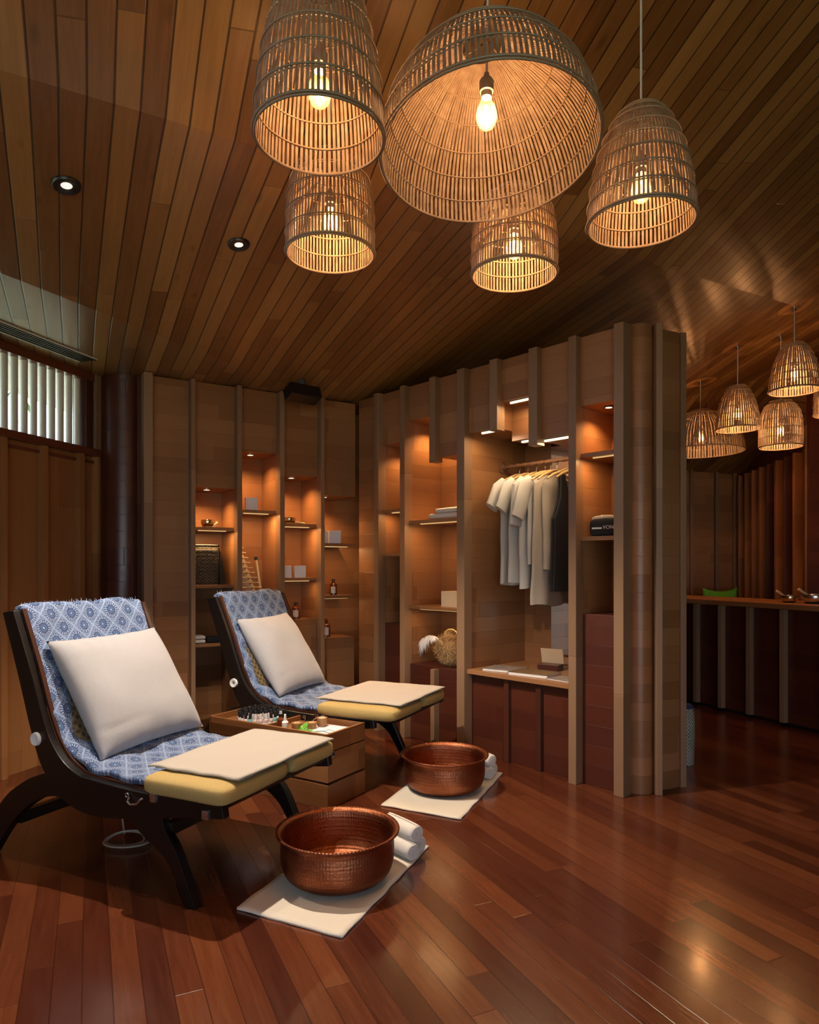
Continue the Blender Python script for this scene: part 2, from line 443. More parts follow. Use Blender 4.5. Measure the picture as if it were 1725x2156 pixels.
for b in parts:
    base = len(cm.v); cm.v += b.v; cm.f += [tuple(base+i for i in f) for f in b.f]
    for k, t in b.uv.items(): cm.uv[base+k] = t
struct(cm.build('ceiling', 'ceiling', fix=False), 'folded ceiling of brown timber boards', 'ceiling')

# ------------------------------------------------------------------ left wall with louvre window
wl = thing('wall_left', 'left wall of vertical panelled timber below the louvre window', 'wall', (*FC[0], 0), FC[1]); wl['kind'] = 'structure'
P('panelling', wl, 'panel_vert', (-7.2, .06, .05, .09, 0, 2.10), bev=0)
P('sill_rail', wl, 'red_rail', (-7.2, .06, -.01, .09, 2.10, 2.15))
P('head_rail', wl, 'red_rail', (-7.2, -.03, -.01, .06, 2.625, 2.68))
for t0, t1 in ((-.795, -.752), (-.482, -.439), (-.165, -.118), (.005, .05), (-1.13, -1.08), (-1.50, -1.45)):
    P('post', wl, 'panel_vert', (t0, t1, 0, .05, 0, 2.10))
P('jamb', wl, 'post_dark', (-.11, -.045, -.005, .09, 2.15, 2.68))
P('corner_post', wl, 'post', (-.035, .06, -.02, .04, 2.15, 2.68))
for z0 in (1.0,):
    for t0, t1 in ((-.752, -.482), (-.439, -.165), (-.118, .005)):
        P('panel_head', wl, 'red_rail', (t0, t1, .03, .05, 2.05, 2.07))
wn = thing('window_1', 'high louvre window with upright pale slats in the left wall', 'window', (*FC[0], 0), FC[1]); wn['kind'] = 'structure'
t = -.128
while t > -2.6:
    b = MB()
    pr = []
    for k in range(9):
        a = PI*k/8; pr.append((t+.036*math.cos(a)*.62-.012, .05-.022*math.sin(a)))
    for k in range(9):
        a = PI*(8-k)/8; pr.append((t+.028*math.cos(a)*.62-.012, .062-.012*math.sin(a)))
    b.prismz(pr, 2.15, 2.627); b.build('slat', 'slat', wn, smooth=True)
    t -= .0745
P('pane', wn, 'window_glass', (-2.6, -.11, .085, .09, 2.15, 2.68), bev=0)
# garden outside the louvres
hd = MB(); random.seed(3)
for i in range(900):
    x = random.uniform(-4.5, 2.2); y = random.uniform(.9, 1.7); z = random.uniform(.2, 3.6)
    a = random.uniform(0, 6.3); c = random.uniform(-.9, .9); s_ = random.uniform(.05, .11)
    m = Matrix.Translation((x, y, z)) @ Matrix.Rotation(a, 4, 'Z') @ Matrix.Rotation(c, 4, 'X')
    hd.add([m @ V(q) for q in ((-s_*.35, 0, 0), (0, 0, -s_), (s_*.35, 0, 0), (0, 0, s_))], [(0, 1, 2, 3)])
h = hd.build('garden_foliage', 'leaves_out', loc=(*FC[0], 0), rot=(0, 0, FC[1]), fix=False)
tag(h, 'green garden foliage seen between the louvre slats', 'foliage', kind='stuff')

# ------------------------------------------------------------------ rounded corner pier between left wall and shelving
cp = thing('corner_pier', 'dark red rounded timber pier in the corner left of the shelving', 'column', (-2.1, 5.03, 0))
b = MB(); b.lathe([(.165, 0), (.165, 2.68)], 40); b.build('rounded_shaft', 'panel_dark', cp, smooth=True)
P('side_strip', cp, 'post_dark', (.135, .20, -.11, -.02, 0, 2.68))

def shelf_light(par, fr, t0, t1, z, d, pw):
    P('shelf_light', par, 'led_warm', (t0+.05, t1-.05, d, d+.012, z-.030, z-.024), bev=0)
    x, y = L2W(fr, (t0+t1)/2, d+.006)
    light('shelf_glow', 'AREA', (x, y, z-.034), pw, (1, .55, .22), shape='RECTANGLE', size=t1-t0-.1, size_y=.012, rot=(0, 0, fr[1]))
# ------------------------------------------------------------------ rear shelving (A)
sa = thing('display_shelving', 'tall timber display shelving on the rear wall behind the far lounger', 'shelving', (*FA[0], 0), FA[1])
HT = 2.675
for t0, t1 in ((-.001, .06), (.326, .357), (.667, .704), (1.006, 1.045), (1.353, 1.386)):
    P('post', sa, 'post', (t0, t1, 0, .1, 0, HT))
for t0, t1 in ((.326, .357), (.667, .704), (1.006, 1.045), (1.353, 1.386)):
    P('divider', sa, 'panel_side', (t0+.004, t1-.004, .1, .42, 0, HT), bev=0)
P('plain_panel', sa, 'panel', (.06, .326, .085, .42, 0, HT), bev=0)
P('back_panel', sa, 'panel', (.326, 2.1, .42, .44, 0, HT), bev=0)
baysA = [(.357, .667, 1.898, [1.604, 1.169, .73], .14), (.704, 1.006, 2.193, [1.748], 1.03), (1.045, 1.353, 2.035, [1.653, 1.218], .884), (1.386, 1.70, 1.895, [1.50, 1.07], .72)]
for i, (t0, t1, zu, sh, zb) in enumerate(baysA):
    P('upper_panel', sa, 'panel', (t0, t1, .07, .42, zu, HT))
    for z in sh:
        dep = .09 if i < 3 else .05
        P('shelf', sa, 'panel', (t0, t1, dep, .42, z-.024, z), bev=.0015)
    P('base_panel', sa, 'panel', (t0, t1, .09, .42, 0, zb))
    shelf_light(sa, FA, t0, t1, sh[0], .12, (1.6, 2.2, 1.6, 1.2)[i])
    if i: shelf_light(sa, FA, t0, t1, sh[1] if len(sh) > 1 else sh[0], .12, .5 if len(sh) > 1 else .01)
    tc = (t0+t1)/2-.02
    lx = tc if i != 3 else tc-.05
    b = MB(); b.lathe([(.030, 0), (.030, -.004), (.024, -.006)], 24, (lx, .2, zu)); d = b.build('downlight', 'steel', sa, smooth=True)
    b = MB(); b.lathe([(.023, -.0065), (.0, -.007)], 20, (lx, .2, zu), caps=False); b.build('lens', 'spot_lens', d)
    wx, wy = L2W(FA, lx, .2)
    light('niche_spot', 'SPOT', (wx, wy, zu-.015), 13, (1, .55, .22), spot_size=2.5, spot_blend=.8, shadow_soft_size=.02)
    if zb < 1.0 and i != 1:
        wx, wy = L2W(FA, tc, .16)
        pass

# ------------------------------------------------------------------ partition shelving (B)
sb = thing('partition_shelving', 'long diagonal timber partition with open shelves and clothes bay', 'shelving', (*FB[0], 0), FB[1])
HB = 2.69
for t0, t1 in ((-.037, .021), (.276, .33), (.875, .947), (1.799, 1.853), (2.103, 2.165)):
    P('post', sb, 'post', (t0, t1, -.03, .05, 0, HB))
for t0, t1, z in ((.598, .657, 2.069), (1.175, 1.242, 2.216), (1.50, 1.567, 2.073)):
    P('hanging_post', sb, 'post', (t0, t1, -.03, .05, z, HB))
P('low_post', sb, 'post', (.60, .64, -.02, .05, 0, .555))
for t0, t1 in ((-.037, .021), (.276, .33)):
    P('divider', sb, 'panel_side', (t0+.006, t1-.006, .05, .38, 0, HB), bev=0)
P('divider', sb, 'panel_side', (.89, .94, .05, .66, 0, HB), bev=0)
P('divider', sb, 'panel_side', (1.807, 1.845, .05, .66, 0, HB), bev=0)
P('divider', sb, 'panel_side', (2.11, 2.16, .05, .38, 0, HB), bev=0)
P('left_panel', sb, 'panel', (-.30, -.037, .03, .05, 0, HB), bev=0)
P('back_panel', sb, 'panel', (-.037, .89, .38, .40, 0, HB), bev=0)
P('back_panel', sb, 'panel', (.89, 1.845, .66, .68, 0, HB), bev=0)
P('back_panel', sb, 'panel', (1.845, 2.16, .38, .40, 0, HB), bev=0)
def bay(t0, t1, zu, shelves, zb, dep, fy=.02):
    P('upper_panel', sb, 'panel', (t0, t1, fy, dep, zu, HB-.005), bev=0)
    for z in shelves: P('shelf', sb, 'panel', (t0, t1, .02, dep, z-.024, z), bev=.0015)
    if zb: P('base_panel', sb, 'panel_dark', (t0, t1, .04, dep, 0, zb), bev=.002)
bay(.021, .276, 2.274, [1.762, 1.414], .857, .38)
P('upper_panel', sb, 'panel', (.33, .61, .02, .38, 2.422, HB-.005), bev=0)
bay(.65, .875, 2.105, [], 0, .38)
for z in (1.658, 1.01): P('shelf', sb, 'panel', (.33, .89, .02, .38, z-.024, z), bev=.0015)
P('base_panel', sb, 'panel_dark', (.33, .89, .03, .38, 0, .565))
P('upper_panel', sb, 'panel', (.94, 1.20, .02, .40, 2.24, HB-.005), bev=0)
P('upper_panel', sb, 'panel', (1.20, 1.51, .02, .18, 2.405, HB-.005), bev=0)
P('upper_panel', sb, 'panel', (1.20, 1.51, .18, .40, 2.17, HB-.005), bev=0)
P('upper_panel', sb, 'panel', (1.51, 1.807, .02, .40, 2.115, HB-.005), bev=0)
bay(1.845, 2.11, 2.27, [1.985, 1.485], 1.02, .38)
shelf_light(sb, FB, .03, .27, 1.762, .06, .6); shelf_light(sb, FB, .36, .87, 1.658, .06, 1.5); shelf_light(sb, FB, .36, .87, 1.01, .06, .5); shelf_light(sb, FB, 1.86, 2.10, 1.985, .06, 1.2)
P('bench_top', sb, 'panel', (.94, 1.807, .0, .66, .56, .59))
P('bench_front', sb, 'panel_dark', (.94, 1.807, .06, .64, 0, .56), bev=0)
for t0 in (1.25, 1.51): P('bench_post', sb, 'post_dark', (t0, t0+.04, .03, .07, 0, .56))
P('base_kick', sb, 'post_dark', (2.0, 2.02, .045, .05, 0, .01), bev=0)
P('mirror', sb, 'mirror', (1.19, 1.80, .648, .658, .60, 2.25), bev=0, label='tall mirror at the back of the clothes bay')
# bay lamps
for (t_, d_, z_, pw) in ((.76, .15, 2.10, 14), (.45, .2, 2.41, 10), (.15, .2, 2.27, 7), (1.97, .14, 2.265, 10)):
    b = MB(); b.lathe([(.028, 0), (.028, -.004), (.022, -.006)], 24, (t_, d_, z_+.004)); d = b.build('downlight', 'grille', sb, smooth=True)
    b = MB(); b.lathe([(.021, -.003), (0, -.0035)], 20, (t_, d_, z_), caps=False); b.build('lens', 'spot_lens', d)
    wx, wy = L2W(FB, t_, d_); light('niche_spot', 'SPOT', (wx, wy, z_-.012), pw, (1, .55, .22), spot_size=2.4, spot_blend=.8, shadow_soft_size=.02)
for n_, (t0, t1, d0, z_, lab) in enumerate(((1.05, 1.185, .03, 2.24, 'leftmost glowing strip light under the upper panels'), (1.30, 1.50, .03, 2.405, 'highest glowing strip light above the clothes rail'),
                          (1.27, 1.49, .19, 2.17, 'glowing strip light in the middle recess below the highest one'), (1.575, 1.80, .03, 2.115, 'glowing strip light nearest the mirror above the hangers'))):
    x_, y_ = L2W(FB, (t0+t1)/2, d0+.012)
    o = thing('strip_light', lab, 'strip light', (x_, y_, z_), FB[1], 'strip lights of the clothes bay')
    h_ = (t1-t0)/2
    P('housing', o, 'grille', (-h_, h_, -.008, .012, -.006, 0), bev=0)
    P('diffuser', o, 'led', (-h_, h_, -.010, .006, -.019, -.006), bev=.002)
    light('strip_glow', 'AREA', (x_, y_, z_-.025), 1.25, (1, .70, .40), shape='RECTANGLE', size=2*h_, size_y=.012, rot=(0, 0, FB[1]))

# rounded end of the partition
ec = thing('rounded_column', 'rounded timber column closing the right end of the partition', 'column', (1.32, 4.075, 0))
b = MB(); b.lathe([(.077, 0), (.077, 2.70)], 48, (.018, -.093, 0)); b.build('rounded_shaft', 'panel', ec, smooth=True)
def wbox(name, parent, mat, p0, p1, th, z0, z1, off=(1.32, 4.075)):
    a = V((p0[0]-off[0], p0[1]-off[1])); c = V((p1[0]-off[0], p1[1]-off[1])); n_ = V((-(c-a).y, (c-a).x)).normalized()*th/2
    b = MB(); b.prismz([a-n_, c-n_, c+n_, a+n_], z0, z1); return b.build(name, mat, parent, bev=.002)
wbox('fin', ec, 'post', (1.425, 3.888), (1.43, 4.06), .036, 0, 2.695)
wbox('fin', ec, 'post', (1.622, 4.035), (1.60, 4.18), .036, 0, 2.69)
b = MB(); pts = []
for k in range(9):
    f_ = k/8; x = 1.43+.175*f_; y = 3.975+.075*f_-.012*math.sin(PI*f_); pts.append((x-1.32, y-4.075))
b.prismz(pts+[(p[0]-.02, p[1]+.06) for p in pts[::-1]], 0, 2.69); b.build('curved_panel', 'panel', ec, smooth=True)
wbox('back_infill', ec, 'panel_dark', (1.60, 4.18), (1.51, 4.20), .03, 0, 2.68)

# ------------------------------------------------------------------ loungers
def smooth_line(pts, n=6):
    out = []
    for i in range(len(pts)-1):
        p0 = V(pts[max(i-1, 0)]); p1 = V(pts[i]); p2 = V(pts[i+1]); p3 = V(pts[min(i+2, len(pts)-1)])
        for k in range(n):
            t = k/n
            out.append(.5*((2*p1)+(-p0+p2)*t+(2*p0-5*p1+4*p2-p3)*t*t+(-p0+3*p1-3*p2+p3)*t**3))
    out.append(V(pts[-1])); return out
def nz(x, y, s=1.):
    from mathutils import noise
    return noise.noise(Vector((x*s, y*s, 1.7)))
def soft_box(x0, x1, y0, y1, z0, z1, r=.03, n=10, wob=.003):
    """rounded cushion"""
    b = MB(); cx_, cy_, cz = (x0+x1)/2, (y0+y1)/2, (z0+z1)/2; hx, hy, hz = (x1-x0)/2, (y1-y0)/2, (z1-z0)/2
    nu, nv = 28, 16; vs = []; fs = []
    e1, e2 = .2, .45
    sg = lambda w, e: math.copysign(abs(w)**e, w)
    for i in range(nv+1):
        ph = -PI/2+PI*i/nv
        for j in range(nu):
            th = 2*PI*j/nu
            x = hx*sg(math.cos(ph), e2)*sg(math.cos(th), e1); y = hy*sg(math.cos(ph), e2)*sg(math.sin(th), e1); z = hz*sg(math.sin(ph), e2)
            vs.append((cx_+x, cy_+y, cz+z+wob*nz(x*12, y*12)))
    for i in range(nv):
        for j in range(nu):
            fs.append((i*nu+j, i*nu+(j+1) % nu, (i+1)*nu+(j+1) % nu, (i+1)*nu+j))
    return b.add(vs, fs)
WL = .78
def make_lounger(label, loc, rz, ext, group):
    t = thing('reclining_lounger', label, 'lounger', loc, rz, group)
    GT[0] = Matrix.Scale(-1, 4, (1, 0, 0))
    # local x = s (foot -> head), y = w (near -> far), z up
    inner = smooth_line([(1.19, 1.11), (1.167, 1.059), (1.08, .86), (.984, .617), (.90, .50), (.80, .440), (.713, .425), (.475, .411), (.25, .412), (.03, .425)], 5)
    outer = smooth_line([(.02, .365), (.25, .335), (.50, .294), (.69, .275), (.86, .31), (1.0, .43), (1.08, .60), (1.15, .80), (1.262, 1.10)], 5)
    for w0 in (0, WL-.035):
        b = MB(); b.prism([tuple(p) for p in inner]+[tuple(p) for p in outer], w0, w0+.035)
        sr = b.build('side_rail', 'black_wood', t, bev=.004)
        # lighter inner edge
        b = MB(); a = [p for p in inner]; b2 = [V((p.x-.012, p.y+.006)) for p in inner]
        b.prism([tuple(p) for p in a]+[tuple(p) for p in b2[::-1]], w0+(.035 if w0 == 0 else -.02), w0+(.055 if w0 == 0 else 0))
        b.build('inner_edge', 'inner_wood', sr)
        # saber legs
        fl_ = smooth_line([(.53, .31), (.42, .235), (.30, .155), (.205, 0.0)], 6); fr_ = smooth_line([(.155, 0.0), (.245, .19), (.31, .28), (.33, .34)], 6)
        y0 = w0+.0 if w0 == 0 else w0-.01
        b = MB(); b.prism([tuple(p) for p in fl_]+[tuple(p) for p in fr_], y0+.002, y0+.043); b.build('leg', 'black_wood', t, bev=.004)
        ro = smooth_line([(.98, .42), (1.12, .365), (1.28, .245), (1.42, 0.0)], 6); ri = smooth_line([(1.34, 0.0), (1.22, .15), (1.08, .27), (.93, .325), (.80, .30)], 6)
        b = MB(); b.prism([tuple(p) for p in ro]+[tuple(p) for p in ri], y0+.002, y0+.043); b.build('leg', 'black_wood', t, bev=.004)
    for x0, z0 in ((1.18, .16), (.30, .25)):
        P('cross_bar', t, 'black_wood', (x0, x0+.035, .03, WL-.03, z0, z0+.05))
    # knobs
    b = MB(); b.T = Matrix.Translation((1.035, -.001, .560)) @ Matrix.Rotation(PI/2, 4, 'X'); b.lathe([(.010, 0), (.012, .010), (.026, .012), (.029, .006), (.029, 0)], 28)
    b.build('knob', 'white_ceramic', t, smooth=True, label='white round knob')
    # latches
    for x0, z0 in ((.365, .400), (.105, .372)):
        P('clip', t, 'steel', (x0-.014, x0+.014, -.008, .002, z0-.018, z0+.016), bev=.002)
    b = MB(); pts = [(.49, -.004, .385), (.49, -.014, .370), (.47, -.018, .362), (.44, -.014, .368), (.425, -.010, .385), (.418, -.003, .390)]
    b.tube(pts, .0045, 6); b.tube([(.50+.008*math.cos(a*PI/6), -.006, .392+.008*math.sin(a*PI/6)) for a in range(12)], .003, 6, closed=True)
    b.build('hook', 'steel', t, smooth=True)
    # sling with ikat cloth
    prof = smooth_line([(1.245, 1.075), (1.225, 1.125), (1.185, 1.10), (1.09, .88), (.99, .66), (.90, .535), (.80, .475), (.70, .455), (.55, .445), (.36, .447)], 8)
    L = [0]
    for i in range(1, len(prof)): L.append(L[-1]+(prof[i]-prof[i-1]).length)
    def fn(a, c):
        k = a*(len(prof)-1); i = min(int(k), len(prof)-2); f_ = k-i; p = prof[i].lerp(prof[i+1], f_); l = L[i]+(L[i+1]-L[i])*f_
        w = .045+(WL-.09)*c
        edge = 1-abs(2*c-1)**8
        d = (prof[i+1]-prof[i]).normalized(); nn = V((d.y, -d.x))
        if nn.y < 0 and l > .12: nn = -nn
        sag = -.022*math.sin(PI*c)*min(1, l*3)
        wr = .012*nz(l*7+c*2, c*5, 1.)*(.3+edge)+.006*nz(l*22, c*16)+.010*math.exp(-((l-.82)/.14)**2)*math.sin(26*l+5*nz(l*3, c*4))*(1-.6*math.sin(PI*c))
        q = p+nn*(sag+wr+.012*edge-.012)
        w += .012*nz(l*9, 3+5*round(c), 1.)*(abs(2*c-1)**6)
        return (q.x, w, q.y), (w, l)
    b = MB(); b.grid(fn, 110, 40); o = b.build('seat_cloth', 'ikat', t, smooth=True, thick=.022, sub=0, label='blue and white ikat patterned cloth cover')
    # cloth frill at the head
    b = MB()
    for i in range(46):
        w = .06+(WL-.12)*i/45; hh = .012+.012*random.random(); x0 = 1.222
        b.add([(x0, w-.004, 1.128), (x0, w+.004, 1.128), (x0+random.uniform(-.01, .01), w+random.uniform(-.006, .006), 1.128+hh)], [(0, 1, 2)])
    b.build('frayed_edge', 'ikat', t, fix=False)
    # footrest cushions
    for w0, w1 in ((-.025, .415), (.43, WL+.0)):
        soft_box(-ext, .42, w0, w1, .405, .490, wob=.004).build('footrest_cushion', 'yellow_cover', t, smooth=True, label='yellow covered footrest cushion')
    P('footrest_board', t, 'black_wood', (-ext+.03, .40, .05, WL-.05, .395, .418))
    b = MB(); b.T = Matrix.Translation((-ext+.06, WL-.02, .40)) @ Matrix.Rotation(-PI/2, 4, 'X'); b.lathe([(.016, 0), (.016, .04), (.022, .045), (.022, .07), (0, .075)], 20)
    b.build('tension_knob', 'black', t, smooth=True)
    GT[0] = None
    return t
RZ = math.atan2(-.416, .909)
LD = V((.909, -.416)); WD = V((.416, .909))
O1 = V((-.67, 2.52)); O2 = V((-.075, 3.90))-LD*.12
make_lounger('black framed lounger nearest the camera with blue ikat cloth and yellow footrest', (*O1, 0), RZ, 0., 'reclining loungers')
make_lounger('black framed lounger further back by the shelving with blue ikat cloth', (*O2, 0), RZ, .12, 'reclining loungers')

def pillow(name, mat, label, cat, O, s0, z0, s1_, z1_, w0, w1, th, group, seed=0, rot=0.):
    """cushion lying on the backrest from (s0,z0) to (s1,z1)"""
    c = O+LD*(-(s0+s1_)/2)+WD*((w0+w1)/2); cz = (z0+z1_)/2
    ex = V((WD.x, WD.y, 0)); d = V((-LD.x*(s1_-s0), -LD.y*(s1_-s0), z1_-z0)); ly = d.length; ey = d.normalized(); ez = ex.cross(ey)
    hx, hy = (w1-w0)/2, ly/2; n = 36
    def f(sgn):
        def g(a, c_):
            u = 2*a-1; v = 2*c_-1
            pin = .055
            x = hx*u*(1-pin*(1-abs(v)**2.)*abs(u)**3); y = hy*v*(1-pin*(1-abs(u)**2.)*abs(v)**3)
            h = th/2*((1-abs(u)**3.2)*(1-abs(v)**3.2))**.55
            e = max(abs(u), abs(v))
            h += .010*nz(u*2+seed, v*2)*(1-e**6)
            # pinched folds running from the corners / edges
            h -= .007*math.exp(-((v+.62+.06*nz(u*3, seed))/.05)**2)*max(0, -u)*(1-e**8)*1.3
            h -= .006*math.exp(-((v-.55+.2*(u+1)*.3)/.04)**2)*max(0, -u-.2)*(1-e**8)
            h += .004*math.sin(18*u+6*nz(u+seed, v))*abs(v)**4*(1-abs(u)**4)
            return (x, y, sgn*h), (a, c_)
        return g
    b = MB(); b.grid(f(1), n, n); b.grid(f(-1), n, n)
    # seam
    o = b.build(name, mat, smooth=True, fix=True)
    m = Matrix((ex, ey, ez)).transposed().to_4x4(); m.translation = (c.x, c.y, cz)
    o.matrix_world = m @ Matrix.Rotation(rot, 4, 'Z')
    tag(o, label, cat, group)
    w = o.modifiers.new('w', 'WELD'); w.merge_threshold = .0015
    return o
pillow('white_pillow', 'white_fabric', 'large white pillow propped on the nearest lounger', 'pillow', O1, .775, .475, 1.10, .975, .095, .745, .19, 'white pillows on the loungers', 1, .02)
pillow('white_pillow', 'white_fabric', 'white pillow propped on the far lounger', 'pillow', O2, .765, .475, 1.10, .965, .10, .68, .17, 'white pillows on the loungers', 5, .02)
pillow('batik_cushion', 'batik', 'thin brown batik cushion wedged behind the near white pillow', 'cushion', O1, .89, .50, 1.20, .965, .095, .66, .07, 'batik cushions', 2)
pillow('batik_cushion', 'batik', 'thin brown batik cushion wedged behind the far white pillow', 'cushion', O2, .88, .50, 1.19, .965, .095, .62, .07, 'batik cushions', 3)

def foot_towel(label, O, ext):
    t = thing('foot_towel', label, 'towel', (*O, .489), RZ, 'folded towels on the footrests')
    for k, (s0, s1_, w0, w1, z) in enumerate(((-ext+.01, .44, .08, .74, .004), (-ext-.004, .455-.0, .06, .75, .012))):
        def f(a, c):
            s_ = s0+(s1_-s0)*a+.008*nz(c*4+k, a*2); w = w0+(w1-w0)*c+.012*nz(a*4, c*2+k*3)+(.05*a*(c-.0)-.0)*0
            zz = z+.003*nz(a*5, c*6+k)-(.012*max(0, (a-.9))*10 if s1_ > .42 else 0)*.3
            if c > .97: zz -= .002
            return (-s_, w, zz), (s_, w)
        b = MB(); b.grid(f, 24, 30); b.build('fold', 'cream_towel', t, smooth=True, thick=.008)
    return t
foot_towel('cream folded towel spread over the near lounger footrest', O1, 0)
foot_towel('cream folded towel spread over the far lounger footrest', O2, .12)

# ------------------------------------------------------------------ cabinet between loungers
TF = V((-.44, 3.66)); wT = V((.52, .854)); lT = V((-.854, .52))
TRZ = math.atan2(-lT.y, -lT.x)
tc = thing('side_cabinet', 'low teak drawer cabinet with an open tray top between the loungers', 'cabinet', (*TF, 0), TRZ)
LX, WY = .90, .345
def TB(x0, x1, y0, y1, z0, z1): return (-x1, -x0, y0, y1, z0, z1)
P('carcass', tc, 'post_dark', TB(.015, LX-.01, .012, WY-.012, .012, .30), bev=0)
for z0, z1 in ((.0, .130), (.142, .300)):
    d = P('drawer', tc, 'teak', TB(0, LX, .0, .02, z0, z1), bev=.002)
    P('drawer_end', d, 'teak_side', TB(-.004, .018, -.002, WY+.002, z0, z1), bev=.002)
    P('drawer_side', d, 'teak', TB(0, LX, WY-.02, WY, z0, z1), bev=.002)
    P('drawer_end', d, 'teak_side', TB(LX-.015, LX+.004, 0, WY, z0, z1), bev=.002)
tr = P('tray', tc, 'teak', TB(0, LX, 0, .014, .308, .402), TB(0, LX, WY-.014, WY, .308, .402), TB(0, LX, 0, WY, .305, .368), TB(.455, .469, .014, WY-.014, .368, .398), bev=.0015)
P('tray_end', tr, 'teak_side', TB(-.003, .014, 0, WY, .308, .404), bev=.0015)
P('tray_end', tr, 'teak_side', TB(LX-.014, LX+.003, 0, WY, .308, .404), bev=.0015)
def TW(l, w): p = TF+lT*l+wT*w; return (p.x, p.y)

# bottle ring
def bottle_proto(body, cap, r=.0115, hb=.022, hc=.034, name='polish_bottle'):
    t = thing(name, 'x', 'bottle')
    b = MB(); b.lathe([(0, 0), (r*.9, 0), (r, .003), (r, hb-.006), (r*.85, hb-.001), (.005, hb+.002), (.005, hb+.004), (0, hb+.004)], 14); b.build('bottle_body', body, t, smooth=True)
    b = MB(); b.lathe([(0, hb+.003), (r*.78, hb+.003), (r*.72, hb+hc), (r*.6, hb+hc+.002), (0, hb+hc+.002)], 14); b.build('cap', cap, t, smooth=True)
    return t
pA = bottle_proto('pink', 'black'); pB = bottle_proto('clear', 'black'); pC = bottle_proto('blue_l', 'black'); pD = bottle_proto('pink', 'clear', hc=.030)
usedp = set()
def place(proto, x, y, z, label, group, rz=0):
    o = proto if proto.name not in usedp else copy_tree(proto)
    usedp.add(proto.name); o.location = (x, y, z); o.rotation_euler = (0, 0, rz); o['label'] = label; o['group'] = group; return o
cx_, cy_ = TW(.655, .1725)
b = MB(); b.lathe([(0, 0), (.135, 0), (.135, .008), (.130, .010), (.105, .010), (.105, .018), (.075, .018), (.075, .028), (0, .028)], 48, (0, 0, 0)); o = b.build('bottle_stand', 'clear', loc=(cx_, cy_, .3705), smooth=True)
tag(o, 'round clear stepped stand holding the nail polish bottles', 'stand')
random.seed(11)
for ring, (r_, n_, z_) in enumerate(((.121, 24, .3815), (.089, 17, .3895), (.060, 10, .3995), (.027, 4, .3995))):
    for k in range(n_):
        a = 2*PI*k/n_+ring*.2
        # directions facing the camera: three clear-capped ones in front
        x, y = cx_+r_*math.cos(a), cy_+r_*math.sin(a)
        front = ring == 0 and abs(((a-(-PI/2+.25)+PI) % (2*PI))-PI) < .42
        pr = pD if front else random.choice([pA, pB, pA, pB, pC] if ring == 0 else [pA, pB])
        lab = ('small nail polish bottle with clear cap at the front of the ring' if front else
               'small black capped nail polish bottle standing in the round stand')
        place(pr, x, y, z_, lab, 'clear capped polish bottles' if front else 'black capped polish bottles', a)
# amber dropper bottle, white nozzle bottle
def lathe_thing(name, label, cat, loc, parts, group=None, rz=0):
    t = thing(name, label, cat, loc, rz, group)
    for n_, m_, pr in parts:
        b = MB(); b.lathe(pr, 28); b.build(n_, m_, t, smooth=True)
    return t
x, y = TW(.452-.03, .10)
lathe_thing('amber_bottle', 'small amber bottle with pale cap beside the polish ring', 'bottle', (x, y, .3705), [('bottle_body', 'amber', [(0, 0), (.020, 0), (.021, .004), (.021, .050), (.012, .060), (.010, .066), (0, .066)]), ('cap', 'black', [(0, .066), (.012, .066), (.012, .080), (0, .080)]), ('tip', 'clear', [(0, .08), (.009, .08), (.008, .096), (0, .096)])])
x, y = TW(.375, .085)
lathe_thing('nozzle_bottle', 'small white squeeze bottle with pointed nozzle', 'bottle', (x, y, .3705), [('bottle_body', 'white_ceramic', [(0, 0), (.018, 0), (.019, .004), (.019, .040), (.010, .050), (0, .052)]), ('nozzle', 'white_ceramic', [(0, .05), (.009, .05), (.006, .085), (0, .088)])])
for (l, w, h_, lab) in ((.300, .10, .038, 'small wooden bowl left of the green sprig in the tray'), (.225, .235, .050, 'taller wooden bowl with pale scrub behind the green sprig'), (.245, .165, .034, 'small wooden bowl half hidden behind the green leaves')):
    x, y = TW(l, w)
    t = thing('wooden_bowl', lab, 'bowl', (x, y, .3765), 0, 'wooden bowls in the tray')
    b = MB(); b.lathe([(0, 0), (.024, 0), (.029, .006), (.031, h_), (.027, h_), (.026, .010), (0, .010)], 28); b.build('bowl_body', 'wood_bowl', t, smooth=True)
    b = MB(); b.lathe([(0, h_+.004), (.015, h_+.002), (.026, h_-.006), (.0262, h_-.010)], 20, caps=False); b.build('scrub', 'straw' if h_ < .04 else 'box_kraft', t, smooth=True)
x, y = TW(.235, .085)
t = thing('green_sprig', 'fresh green leaf sprig lying in front of the wooden bowls', 'leaves', (x, y, .377))
for k, (a, ln, el) in enumerate(((.3, .055, .2), (1.5, .05, .9), (2.6, .05, .2), (3.6, .055, .25), (-.9, .05, .15), (.9, .06, 1.2), (2.1, .045, 1.0))):
    def f(p, q):
        w = math.sin(PI*min(1, p*1.02))*.017*(2*q-1); l = ln*p
        return (l*math.cos(el), w, l*math.sin(el)-.012*p*p+.02*abs(2*q-1)*w*0+.004), (p, q)
    b = MB(); b.T = Matrix.Rotation(a, 4, 'Z'); b.grid(f, 8, 4); b.build('leaf', 'leaf', t, smooth=True, thick=.0008)
b = MB(); b.tube([(0, 0, .004), (.03, -.02, .006), (.10, -.045, .004)], .0015, 5); b.build('stem', 'leaf', t)
x, y = TW(.16, .17)
t = thing('paper_napkin', 'white paper napkin lying in the right end of the tray', 'napkin', (x, y, .371), TRZ+.1)
def f(a, c): return (-.13+.27*a, -.13+.26*c, .003+.002*nz(a*4, c*4)), (a, c)
b = MB(); b.grid(f, 12, 12); b.build('sheet', 'box_white', t, smooth=True, thick=.002)
x, y = TW(.10, .10)
t = thing('dried_twig', 'thin dark dried twig lying on the white napkin', 'twig', (x, y, .379), TRZ)
